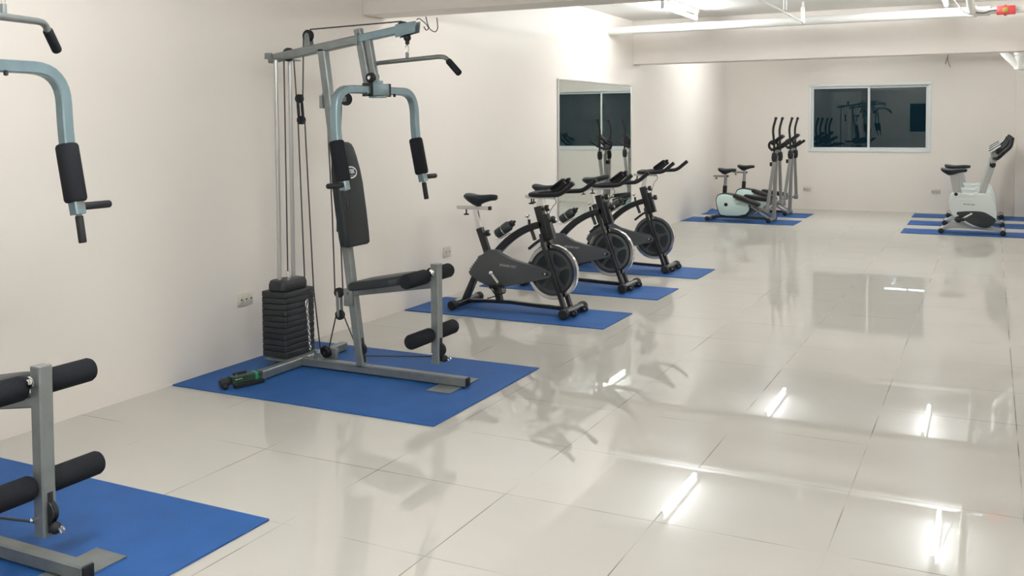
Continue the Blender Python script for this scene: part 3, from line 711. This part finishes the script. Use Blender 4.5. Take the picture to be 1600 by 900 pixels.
def spin_bike(yc, label, dx=0.0, hb=0.0, sd=0.0, stilt=0.0, spoked=False):
    BX = .80
    b = thing('spin_bike', label, 'exercise bike', (BX + dx, yc, MZ), 'spin bikes along the left wall', base=(BX, 0, 0))
    for nm, x, ys in (('rear_stabilizer', .372, (-.235, .235)), ('front_stabilizer', 1.287, (-.205, .205))):
        bm = NB(); bar(bm, (x, ys[0] + .02, .042), (x, ys[1] - .02, .042), .031, n=18); st = obj(nm, bm, 'bpaint', b)
        for s in (0, 1):
            yy = ys[s]; bm = NB(); lathe(bm, [(.030, 0), (.0365, .006), (.0365, .05), (.0325, .056)], (x, yy, .042), (0, 1 if s == 0 else -1, 0), 18); obj('end_cap', bm, 'rubber', st, off=OFF[0])
    bm = NB(); box(bm, (.372, -.12, .0725), (.030, .05, .004), bev=.001); lbl(obj('sticker', bm, 'print_w', b), 'white sticker')
    for yy in (-.10, .11):
        bm = NB(); disc(bm, (1.335, yy, .036), (0, 1, 0), .026, .022, 18); box(bm, (1.315, yy, .042), (.03, .032, .03), bev=.004); w_ = obj('transport_wheel', bm, 'rubber', b)
        bm = NB(); disc(bm, (1.335, yy - .013, .036), (0, 1, 0), .009, .008, 10); obj('wheel_hub', bm, 'chrome', w_, off=OFF[0])
    bm = NB(); sweep(bm, [(.385, 0, .043), (.55, 0, .055), (.77, 0, .062), (1.0, 0, .052), (1.27, 0, .045)], .020, .013, 'sq', up=(0, 0, 1)); obj('bottom_rail', bm, 'bpaint', b)
    bm = NB(); bar(bm, (.47, 0, .262), (.372, 0, .06), .022, .030, 'sq', up=(0, 1, 0)); obj('rear_leg', bm, 'bpaint', b)
    bm = NB(); bar(bm, (.64, 0, .20), (.675, 0, .058), .022, .026, 'sq', up=(0, 1, 0)); obj('middle_leg', bm, 'bpaint', b)
    # frame: curved main tube, head tube, seat tube, fork
    bm = NB(); sweep(bm, fillet([(.635, 0, .42), (.70, 0, .492), (.785, 0, .565), (.875, 0, .620), (.96, 0, .655), (1.04, 0, .676)], .05), .026, .030, 'sq', up=(0, 1, 0)); obj('main_tube', bm, 'bpaint', b)
    bm = NB(); bar(bm, (1.005, 0, .808), (1.075, 0, .565), .030, .030, 'sq', up=(0, 1, 0)); obj('head_tube', bm, 'bpaint', b)
    bm = NB(); bar(bm, (1.068, 0, .752), (1.125, 0, .565), .018, .024, 'sq', up=(0, 1, 0)); xz(bm, [(1.04, .70), (1.09, .72), (1.135, .58), (1.09, .55), (1.05, .56)], -.012, .012); obj('gusset_tube', bm, 'bpaint', b)
    for s in (-1, 1):
        bm = NB(); sweep(bm, [(1.045, s * .03, .60), (1.075, s * .058, .52), (1.24, s * .058, .055)], .014, .022, 'sq', up=(0, 1, 0)); obj('fork_leg', bm, 'bpaint', b)
    bm = NB(); bar(bm, (.500, 0, .622), (.590, 0, .38), .026, .024, 'sq', up=(0, 1, 0)); obj('seat_tube', bm, 'bpaint', b)
    for c, dr in (((.535, 0, .575), (1, 0, .3)), ((1.04, 0, .787), (1, 0, .25)), ((1.095, 0, .700), (1, 0, .25))):
        bm = NB(); lathe(bm, [(.008, 0), (.008, .02), (.020, .022), (.026, .028), (.026, .048), (.020, .054), (0, .054)], c, dr, 10); k_ = obj('adjuster_knob', bm, 'bplastic', b)
        bm = NB(); lathe(bm, [(.012, .052), (.012, .058), (0, .058)], c, dr, 10); obj('knob_cap', bm, 'chrome', k_, off=OFF[0])
    # seat post, slider, saddle
    bm = NB(); bar(bm, (.463, 0, .765 + sd), (.503, 0, .60), .020, .014, 'sq', up=(0, 1, 0)); lbl(obj('seat_post', bm, 'chrome', b), 'chrome seat post')
    bm = NB(); bar(bm, (.305, 0, .780 + sd), (.585, 0, .779 + sd), .018, .014, 'sq'); sl = lbl(obj('seat_slider', bm, 'alu', b), 'silver seat slider')
    bm = NB(); box(bm, (.590, 0, .779 + sd), (.018, .034, .029), bev=.003); obj('slider_cap', bm, 'bplastic', sl, off=OFF[0])
    bm = NB(); tknob(bm, (.382, 0, .766 + sd)); obj('slider_knob', bm, 'bplastic', sl, off=OFF[0])
    bm = NB(); sweep(bm, [(.492, 0, .79 + sd), (.49, 0, .845 + sd)], .022, .016, 'sq'); obj('saddle_clamp', bm, 'bplastic', b)
    saddle(b, .384, .656, .880 + sd, stilt)
    # flywheel
    C = (1.122, 0, .318); R = .208
    bm = NB(); lathe(bm, [(R - .028, -.016), (R - .004, -.016), (R, -.012), (R, .012), (R - .004, .016), (R - .028, .016), (R - .028, -.016)], C, (0, 1, 0), 56, cap=False); fw = lbl(obj('flywheel', bm, 'chrome', b), 'chrome rimmed flywheel')
    bm = NB(); lathe(bm, [(0, -.006), (R - .024, -.006), (R - .024, .006), (0, .006)], C, (0, 1, 0), 48); obj('flywheel_disc', bm, 'fly', fw, off=OFF[0])
    bm = NB(); gm = 'fly_grey' if spoked else 'guard'
    for rr, ww in ((R - .052, .016), (.052, .02)):
        lathe(bm, [(rr - ww, -.014), (rr + ww * .4, -.014), (rr + ww * .4, .014), (rr - ww, .014), (rr - ww, -.014)], C, (0, 1, 0), 40, cap=False)
    for k in range(5):
        a = 2 * PI * k / 5 + .35; ca, sa = math.cos(a), math.sin(a); po = []
        for rad, hw in ((.045, .020), (.10, .009), (R - .060, .016)): po.append((rad, hw))
        P2 = [(rad, hw) for rad, hw in po] + [(rad, -hw) for rad, hw in reversed(po)]
        xz(bm, [(C[0] + x * ca - y * sa, C[2] + x * sa + y * ca) for x, y in P2], -.012, .012)
    obj('flywheel_spokes', bm, gm, fw, off=OFF[0])
    # chain guard
    po = [(.441, .285), (.452, .262), (.53, .215), (.60, .192), (.665, .180), (.74, .183), (.83, .208), (.98, .245), (1.105, .275), (1.145, .295), (1.145, .325), (1.105, .345), (.99, .366), (.90, .382), (.80, .407), (.72, .432), (.705, .468), (.62, .468), (.585, .448), (.545, .412), (.50, .37)]
    bm = NB(); xz(bm, po, -.082, -.036, bev=.009, seg=3); gd = obj('chain_guard', bm, 'guard', b, angle=50)
    bm = NB(); xz(bm, [(x, z) for x, z in po if x < .78] + [(.78, .195), (.78, .41)][::1], -.036, .06, bev=.004) if False else box(bm, (.62, .0, .315), (.26, .10, .20), bev=.03); obj('crank_case', bm, 'guard', b)
    bm = NB()
    for k in range(6):
        t_ = k / 5; x = .462 + t_ * .075; z = .315 + t_ * .088; box(bm, (x - .004, -.06, z), (.016, .044, .006), rot=Matrix.Rotation(math.radians(-10), 3, 'Y'))
    obj('vent_rib', bm, 'guard', gd, off=OFF[0])
    text_part('maker_name', 'SPINNER NXT', .0225, 'print', gd, (.785, -.0825, .352), (1, 0, -.06), (.06, 0, 1), bold=.0012)
    bm = NB(); xz(bm, rrect(1.10, .31, .05, .022, .010), -.086, -.080); ax = obj('axle_slot', bm, 'bplastic', b); bm = NB(); disc(bm, (1.095, -.088, .31), (0, 1, 0), .009, .012, 8); obj('axle_nut', bm, 'chrome', ax, off=OFF[0])
    # cranks and pedals
    a0 = V((.652, -.10, .294)); a1 = V((.722, -.115, .224))
    bm = NB(); bar(bm, a0, a1, .008, .011, 'sq'); disc(bm, a0, (0, 1, 0), .016, .03, 12); c1 = lbl(obj('crank_arm', bm, 'chrome', b), 'chrome crank arm')
    c2b = NB(); bar(c2b, (.652, .10, .294), (.582, .115, .364), .008, .011, 'sq'); disc(c2b, (.652, .09, .294), (0, 1, 0), .016, .03, 12); c2 = obj('crank_arm', c2b, 'chrome', b)
    def pedal(cx, cy, cz, s, par):
        bm = NB(); box(bm, (cx, cy + s * .055, cz), (.085, .065, .016), bev=.004); bar(bm, (cx, cy, cz), (cx, cy + s * .10, cz), .007)
        box(bm, (cx - .03, cy + s * .055, cz - .012), (.012, .07, .02), bev=.002)
        p = obj('pedal', bm, 'bplastic', par, off=OFF[0]); bm = NB()
        for q in (.03, .055, .08):
            sweep(bm, fillet([(cx + .035, cy + s * q, cz), (cx + .075, cy + s * q, cz - .02), (cx + .07, cy + s * q, cz - .06), (cx + .01, cy + s * q, cz - .07), (cx - .03, cy + s * q, cz - .01)], .03, 3), .004, n=6)
        sweep(bm, [(cx - .035, cy + s * .03, cz - .05), (cx + .02, cy + s * .055, cz - .075), (cx - .06, cy + s * .075, cz - .10)], .005, .002, 'sq'); obj('toe_clip', bm, 'rubber', par, off=OFF[0])
    pedal(.728, -.125, .215, -1, c1); pedal(.582, .125, .364, 1, c2)
    # resistance knob and brake
    bm = NB(); lathe(bm, [(.004, .0), (.004, .02), (.012, .026), (.024, .032), (.024, .038), (.016, .044), (0, .046)], (.926, 0, .70), (-.45, 0, 1), 16); obj('brake_knob', bm, 'chrome', b)
    bm = NB(); bar(bm, (.926, 0, .706), (.930, 0, .66), .011); bar(bm, (.935, 0, .655), (.975, 0, .55), .014); obj('brake_rod', bm, 'bpaint', b)
    bm = NB(); sweep(bm, fillet([(1.04, 0, .565), (.99, 0, .535), (.925, 0, .482)], .04), .010, .014, 'sq', up=(0, 1, 0)); obj('brake_pad', bm, 'bplastic', b)
    # handlebar on its post
    H = .905 + hb
    bm = NB(); bar(bm, (1.030, 0, H - .01), (1.012, 0, .79), .020, .014, 'sq', up=(0, 1, 0)); lbl(obj('handlebar_post', bm, 'chrome', b), 'chrome handlebar post')
    bm = NB(); bar(bm, (.915, 0, H - .028), (1.15, 0, H - .028), .018, .011, 'sq'); hs = obj('handlebar_slider', bm, 'alu', b)
    bm = NB(); tknob(bm, (.948, 0, H - .036)); obj('slider_knob', bm, 'bplastic', hs, off=OFF[0])
    bm = NB()
    for s in (-1, 1):
        sweep(bm, fillet([(1.02, 0, H + .002), (1.02, s * .19, H + .004), (1.12, s * .22, H + .004), (1.262, s * .22, H + .012), (1.30, s * .22, H + .030), (1.385, s * .22, H + .100)], .03, 4), .0172, n=12)
        sweep(bm, fillet([(1.04, s * .05, H + .004), (1.14, s * .055, H + .012), (1.17, s * .055, H + .035), (1.245, s * .052, H + .095)], .04, 4), .0155, n=12)
    sweep(bm, fillet([(1.03, -.05, H + .002), (1.0, -.10, H + .004), (.985, 0, H + .006), (1.0, .10, H + .004), (1.03, .05, H + .002)], .05, 4), .016, n=10)
    hbo = obj('handlebar', bm, 'rubber', b)
    for s in (-1, 1):
        bm = NB(); sweep(bm, [(1.135, s * .055, H + .040), (1.15, s * .055, H + .05), (1.23, s * .053, H + .108), (1.24, s * .053, H + .114)], .030, .014, radii=[.7, 1, 1, .7], n=12, up=(0, 0, 1)); obj('elbow_pad', bm, 'foam', hbo, off=OFF[0])
    bm = NB(); sweep(bm, fillet([(1.15, -.03, H - .02), (1.17, -.03, H - .06), (1.13, -.03, H - .10), (1.09, -.02, .73)], .04), .0025, n=6); obj('cable', bm, 'cable', b)
    # bottle cage
    bm = NB(); d = V((.135, 0, .095)).normalized(); up_ = V((-d.z, 0, d.x)); p = V((.655, 0, .575))
    for s in (-1, 1): sweep(bm, fillet([p + up_ * .045 + V((0, s * .03, 0)), p - d * .02 + V((0, s * .03, 0)), p - d * .02 - up_ * .03 + V((0, s * .03, 0)), p + d * .10 - up_ * .045 + V((0, s * .02, 0))], .015, 3), .0025, n=6)
    torus(bm, p + d * .07, d, .043, .0025, 20, 6); obj('bottle_cage', bm, 'chrome', b)
    return b
def bottle(yc, dx, label):
    d = V((.135, 0, .095)).normalized(); p = V((.652 + dx, yc, .578 + MZ)) 
    t = thing('water_bottle', label, 'bottle', p, 'bottles in the spin bike cages', base=p)
    bm = NB(); lathe(bm, [(0, 0), (.034, .0), (.040, .006), (.040, .06), (.037, .07), (.040, .08), (.040, .125), (.030, .142), (.022, .148), (.022, .150), (0, .150)], p, d, 18); obj('bottle_body', bm, 'bottle_grey', t)
    bm = NB(); lathe(bm, [(.026, .146), (.026, .168), (.018, .172), (.011, .176), (.011, .190), (0, .192)], p, d, 16); obj('bottle_cap', bm, 'bplastic', t)
spin_bike(6.56, 'nearest of the three black spin bikes, its saddle clear against the wall')
spin_bike(7.775, 'middle black spin bike, the one with grey flywheel spokes', dx=.012, hb=-.005, spoked=True)
spin_bike(8.93, 'farthest black spin bike with the tallest handlebar and a tipped-up saddle', dx=.02, hb=.05, sd=-.005, stilt=.16)
bottle(6.56, 0, 'dark drinking bottle in the cage of the nearest spin bike')
bottle(7.775, .012, 'dark drinking bottle in the cage of the middle spin bike')
bottle(8.93, .02, 'dark drinking bottle in the cage of the farthest spin bike')

# ------------------------------------------------------------------ elliptical trainers
def elliptical():
    BX = .85
    e = thing('elliptical_trainer', '', 'elliptical trainer', (BX, 0, MZ), 'elliptical trainers in the far corner', base=(BX, 0, 0))
    for nm, x, hw in (('rear_stabilizer', .375, .22), ('front_stabilizer', 1.255, .22)):
        bm = NB(); bar(bm, (x, -hw, .035), (x, hw, .035), .028, n=16); st = obj(nm, bm, 'egrey', e)
        for s in (-1, 1):
            bm = NB(); disc(bm, (x, s * hw, .035), (0, 1, 0), .033, .05, 16); obj('end_cap', bm, 'bplastic', st, off=OFF[0])
    bm = NB(); sweep(bm, [(.375, 0, .04), (.55, 0, .055), (1.26, 0, .045)], .030, .020, 'sq', up=(0, 0, 1)); obj('base_rail', bm, 'trim', e)
    po = smooth2([(.462, .26), (.466, .335), (.50, .385), (.58, .405), (.75, .378), (.90, .335), (1.03, .275), (1.06, .20), (.98, .13), (.895, .058), (.53, .052), (.50, .12)], 1)
    bm = NB(); xz(bm, po, -.085, .085, bev=.012, seg=3); sh = obj('body_shell', bm, 'trim', e, angle=50)
    pi = smooth2([(.478, .26), (.482, .33), (.51, .370), (.58, .388), (.70, .375), (.80, .335), (.93, .265), (.965, .17), (.875, .078), (.545, .072), (.515, .13)], 1)
    for s in (-1, 1):
        bm = NB(); xz(bm, pi, s * .080, s * .098, bev=.006, seg=2); sp = lbl(obj('side_panel', bm, 'mint', sh, off=OFF[0], angle=50), 'pale mint side panel')
    for s in (-1, 1):
        bm = NB(); disc(bm, (.620, s * .099, .235), (0, 1, 0), .026, .012, 20); obj('crank_hub', bm, 'bplastic', e)
    bm = NB(); box(bm, (.80, -.099, .250), (.085, .002, .006)); obj('green_stripe', bm, 'green', e)
    bm = NB(); box(bm, (.84, -.099, .232), (.13, .002, .004)); obj('grey_stripe', bm, 'print_d', e)
    # seat
    bm = NB(); bar(bm, (.575, 0, .375), (.583, 0, .505), .030, .026, 'sq'); obj('post_sleeve', bm, 'bplastic', e)
    bm = NB(); bar(bm, (.583, 0, .50), (.592, 0, .645), .022, .020, 'sq'); obj('seat_post', bm, 'egrey', e)
    bm = NB(); bar(bm, (.413, 0, .643), (.615, 0, .643), .018, .014, 'sq'); sl = obj('seat_slider', bm, 'egrey', e)
    bm = NB(); box(bm, (.622, 0, .643), (.02, .036, .03), bev=.003); obj('slider_cap', bm, 'bplastic', sl, off=OFF[0])
    bm = NB(); tknob(bm, (.452, 0, .632), .03, .024); obj('slider_knob', bm, 'bplastic', sl, off=OFF[0])
    bm = NB(); bar(bm, (.592, 0, .65), (.594, 0, .705), .014); obj('saddle_stem', bm, 'egrey', e)
    saddle(e, .485, .745, .752, 0.0, wid=.10)
    # centre post with tension knob
    bm = NB(); bar(bm, (1.285, 0, .05), (1.315, 0, .95), .026, .024, 'sq', up=(0, 1, 0)); obj('front_post', bm, 'egrey', e)
    bm = NB(); bar(bm, (1.313, 0, .93), (1.300, 0, 1.06), .020); box(bm, (1.335, .0, 1.015), (.05, .04, .035), bev=.006); obj('neck', bm, 'egrey', e)
    bm = NB(); box(bm, (1.262, -.03, .828), (.06, .06, .06), bev=.012); obj('tension_knob', bm, 'bplastic', e)
    # braces at the foot
    bm = NB()
    for s in (-1, 1):
        bar(bm, (1.02, s * .09, .10), (1.22, s * .20, .245), .016, .012, 'sq'); bar(bm, (.98, s * .09, .22), (1.26, s * .16, .055), .016, .012, 'sq')
    obj('foot_brace', bm, 'egrey', e)
    # swing levers, pedal arms, platforms
    for s, foot in ((-1, (1.235, .19)), (1, (1.345, .27))):
        yy = s * .235
        bm = NB(); sweep(bm, [(foot[0], yy * .92, foot[1]), (1.325, yy * .85, .86), (1.330, yy * .85, 1.02)], .022, .016, 'sq', up=(0, 1, 0)); lv = obj('swing_lever', bm, 'egrey', e)
        bm = NB(); sweep(bm, fillet([(1.330, yy * .85, .99), (1.325, yy * .9, 1.15), (1.312, yy, 1.33), (1.352, yy, 1.478)], .06, 4), .0165, n=12); ball(bm, (1.354, yy, 1.482), .022); obj('lever_grip', bm, 'rubber', lv, off=OFF[0])
        bm = NB(); sweep(bm, [(1.325, yy * .85, .865), (1.327, yy * .85, .885), (1.328, yy * .85, .93), (1.330, yy * .85, .985), (1.330, yy * .85, 1.005)], .040, .028, n=14, radii=[.55, .9, 1.05, .9, .55], up=(0, 1, 0)); obj('pivot_cover', bm, 'bplastic', lv, off=OFF[0])
        r0 = (.78, .352) if s < 0 else (.86, .33)
        bm = NB(); sweep(bm, [(r0[0], yy * .70, r0[1] - .02), (foot[0], yy * .80, foot[1] - .01)], .020, .014, 'sq', up=(0, 0, 1)); box(bm, (foot[0], yy * .84, foot[1]), (.06, .05, .075), bev=.01); pa = obj('pedal_arm', bm, 'egrey', e)
        dd = (V((foot[0], 0, foot[1])) - V((r0[0], 0, r0[1]))).normalized(); ang = math.atan2(-dd.z, dd.x)
        pc = V((r0[0], yy * .70, r0[1])) + dd * .165 + V((0, 0, .015))
        bm = NB(); box(bm, pc, (.39, .13, .052), rot=Matrix.Rotation(ang, 3, 'Y'), bev=.012); lbl(obj('foot_platform', bm, 'bplastic', pa, off=OFF[0]), 'black foot platform')
    # fixed handlebar and console
    bm = NB(); sweep(bm, fillet([(1.475, -.16, 1.145), (1.36, -.17, 1.062), (1.27, -.13, 1.035), (1.262, 0, 1.035), (1.27, .13, 1.035), (1.36, .17, 1.062), (1.475, .16, 1.145)], .07, 5), .020, n=12)
    torus(bm, (1.275, 0, 1.095), (0, 1, 0), .062, .018, 22, 8); obj('fixed_handlebar', bm, 'rubber', e)
    bm = NB(); box(bm, (1.335, 0, 1.175), (.20, .17, .045), rot=Matrix.Rotation(-.68, 3, 'Y'), bev=.01); obj('console', bm, 'bplastic', e)
    return e
e1 = elliptical(); e1['label'] = 'nearer pale mint elliptical trainer with a saddle, standing on its blue mat'
e2 = copy_tree(e1); e1.location.y = 13.95; e2.location.y = 15.10; e2.location.x += .012
e2['label'] = 'farther pale mint elliptical trainer, partly hidden behind the other one'

# ------------------------------------------------------------------ white upright bikes
def upright_bike(yc, label, sdz=0.0):
    BX = 3.86
    b = thing('upright_bike', label, 'exercise bike', (BX, yc, MZ), 'white upright bikes by the far wall', base=(BX, 0, 0))
    for nm, x in (('rear_stabilizer', 3.503), ('front_stabilizer', 4.205)):
        bm = NB(); bar(bm, (x, -.20, .04), (x, .20, .04), .026, n=14); st = obj(nm, bm, 'rgrey', b)
        for s in (-1, 1):
            bm = NB(); disc(bm, (x, s * .21, .036), (0, 1, 0), .034, .05, 16); obj('end_cap', bm, 'bplastic', st, off=OFF[0])
    po = smooth2([(3.49, .045), (3.54, .088), (3.62, .12), (3.66, .17), (3.78, .20), (3.98, .14), (4.08, .095), (4.21, .060), (4.22, .030), (4.05, .045), (3.85, .060), (3.66, .062), (3.58, .050), (3.52, .020)], 1)
    bm = NB(); xz(bm, po, -.05, .05, bev=.01); obj('base_cover', bm, 'rgrey', b, angle=50)
    bo = smooth2([(3.585, .43), (3.598, .50), (3.66, .522), (3.76, .505), (3.88, .495), (3.96, .52), (4.05, .505), (4.085, .45), (4.115, .36), (4.14, .22), (4.125, .17), (4.06, .10), (3.96, .075), (3.84, .10), (3.72, .17), (3.635, .21), (3.60, .29)], 1)
    bm = NB(); xz(bm, bo, -.095, .095, bev=.02, seg=3); sh = obj('body_shell', bm, 'rwhite', b, angle=50)
    bm = NB()
    for z, x0, x1 in ((.482, 3.70, 3.90), (.425, 3.68, 3.87)): box(bm, ((x0 + x1) / 2, -.094, z), (x1 - x0, .012, .022), bev=.004)
    obj('shell_rib', bm, 'rwhite', sh, off=OFF[0])
    da = smooth2([(3.655, .268), (3.76, .284), (3.88, .290), (3.985, .286), (4.06, .245), (4.140, .190), (4.10, .13), (4.035, .080), (3.95, .085), (3.84, .125), (3.74, .19)], 1)
    for s in (-1, 1):
        bm = NB(); xz(bm, da, s * .088, s * .102, bev=.004); lbl(obj('crank_cover', bm, 'trim', b), 'dark crank cover')
    bm = NB(); bar(bm, (3.845, -.112, .255), (3.74, -.125, .190), .008, .010, 'sq'); disc(bm, (3.845, -.105, .255), (0, 1, 0), .014, .02, 10); obj('crank_arm', bm, 'chrome', b)
    bm = NB(); bar(bm, (3.845, .112, .255), (3.95, .125, .320), .008, .010, 'sq'); obj('crank_arm', bm, 'chrome', b)
    for cx, cy, cz in ((3.735, -.165, .185), (3.955, .165, .322)):
        bm = NB(); box(bm, (cx - .02, cy, cz), (.12, .09, .034), bev=.008); torus(bm, (cx - .035, cy, cz), (0, 1, 0), .032, .010, 14, 6); obj('pedal', bm, 'bplastic', b)
    bm = NB()
    for k, w_ in enumerate((.020, .014, .018, .012, .016, .018)): box(bm, (3.765 + k * .022, -.0955, .374 - k * .0009), (w_ * .8, .003, .012))
    obj('printed_mark', bm, 'print_d', sh, off=OFF[0])
    # seat
    bm = NB(); bar(bm, (3.69, 0, .47), (3.640, 0, .745 + sdz), .050, .035, 'sq', up=(0, 1, 0)); obj('seat_post', bm, 'rgrey', b)
    bm = NB(); lathe(bm, [(.010, 0), (.010, .015), (.022, .018), (.022, .04), (0, .042)], (3.668, -.088, .500), (0, -1, 0), 12); obj('post_knob', bm, 'bplastic', b)
    saddle(b, 3.485, 3.79, .815 + sdz, 0.0, wid=.13)
    # mast, neck, handlebar, console
    bm = NB(); bar(bm, (3.95, 0, .47), (4.078, 0, .885), .040, .034, 'sq', up=(0, 1, 0)); obj('mast', bm, 'rgrey', b)
    bm = NB(); disc(bm, (4.080, 0, .875), (0, 1, 0), .036, .12, 18); obj('tilt_joint', bm, 'bplastic', b)
    bm = NB(); xz(bm, smooth2([(4.045, .88), (4.055, 1.03), (4.12, 1.07), (4.15, .97), (4.115, .90)], 1), -.05, .05, bev=.008); obj('neck', bm, 'rgrey', b, angle=50)
    ang = -math.atan2(.086, .127)
    bm = NB(); box(bm, (4.102, 0, 1.075), (.155, .26, .022), rot=Matrix.Rotation(ang, 3, 'Y'), bev=.006); cs = obj('console', bm, 'rwhite', b)
    bm = NB(); box(bm, (4.096, 0, 1.090), (.150, .22, .008), rot=Matrix.Rotation(ang, 3, 'Y'), bev=.002); obj('screen', bm, 'bplastic', cs, off=OFF[0])
    bm = NB()
    for s in (-1, 1):
        sweep(bm, fillet([(4.10, s * .04, .955), (4.13, s * .16, .955), (4.21, s * .21, 1.045), (4.275, s * .20, 1.105), (4.295, s * .16, 1.215)], .06, 5), .026, .022, n=12, radii=None)
    sweep(bm, fillet([(4.12, 0, 1.02), (4.24, 0, 1.115), (4.275, 0, 1.195)], .05, 4), .085, .022, 'sq', up=(0, 0, 1)); obj('handlebar', bm, 'bplastic', b)
    return b
upright_bike(13.53, 'white upright exercise bike on the nearest of the three far mats, low saddle')
upright_bike(14.63, 'white upright exercise bike in the middle of the row of three')
upright_bike(15.78, 'white upright exercise bike nearest the far wall, behind the other two', sdz=-.05)

# ------------------------------------------------------------------ outside the far window: ground and a canopy with two lit tubes, seen only by way of the floor
bm = NB(); box(bm, (2.5, 26.6, -.35), (30, 20, .1)); struct('exterior_ground', bm, 'dark_out')
bm = NB(); box(bm, (2.5, 24.2, 2.75), (12, 3.0, .12)); struct('exterior_canopy', bm, 'out_wall')
for x0 in (-3.2, 8.2):
    bm = NB(); box(bm, (x0, 25.5, 1.2), (.2, .2, 3.0)); struct('exterior_post', bm, 'out_wall')
t = thing('outdoor_light', 'pair of white tube lights under the canopy outside the far window', 'light', (2.41, 23.3, 2.69), base=(2.41, 23.3, 2.69))
bm = NB(); box(bm, (2.41, 23.3, 2.66), (1.06, .08, .06), bev=.006); obj('batten', bm, 'batten', t)
for x0 in (1.93, 2.43):
    bm = NB(); bar(bm, (x0, 23.3, 2.375), (x0 + .46, 23.3, 2.375), .017, n=12); tb = obj('lit_tube', bm, 'tube_out', t)
    bm = NB(); bar(bm, (x0 + .05, 23.3, 2.64), (x0 + .05, 23.3, 2.39), .006); bar(bm, (x0 + .41, 23.3, 2.64), (x0 + .41, 23.3, 2.39), .006); obj('hanger', bm, 'batten', t)
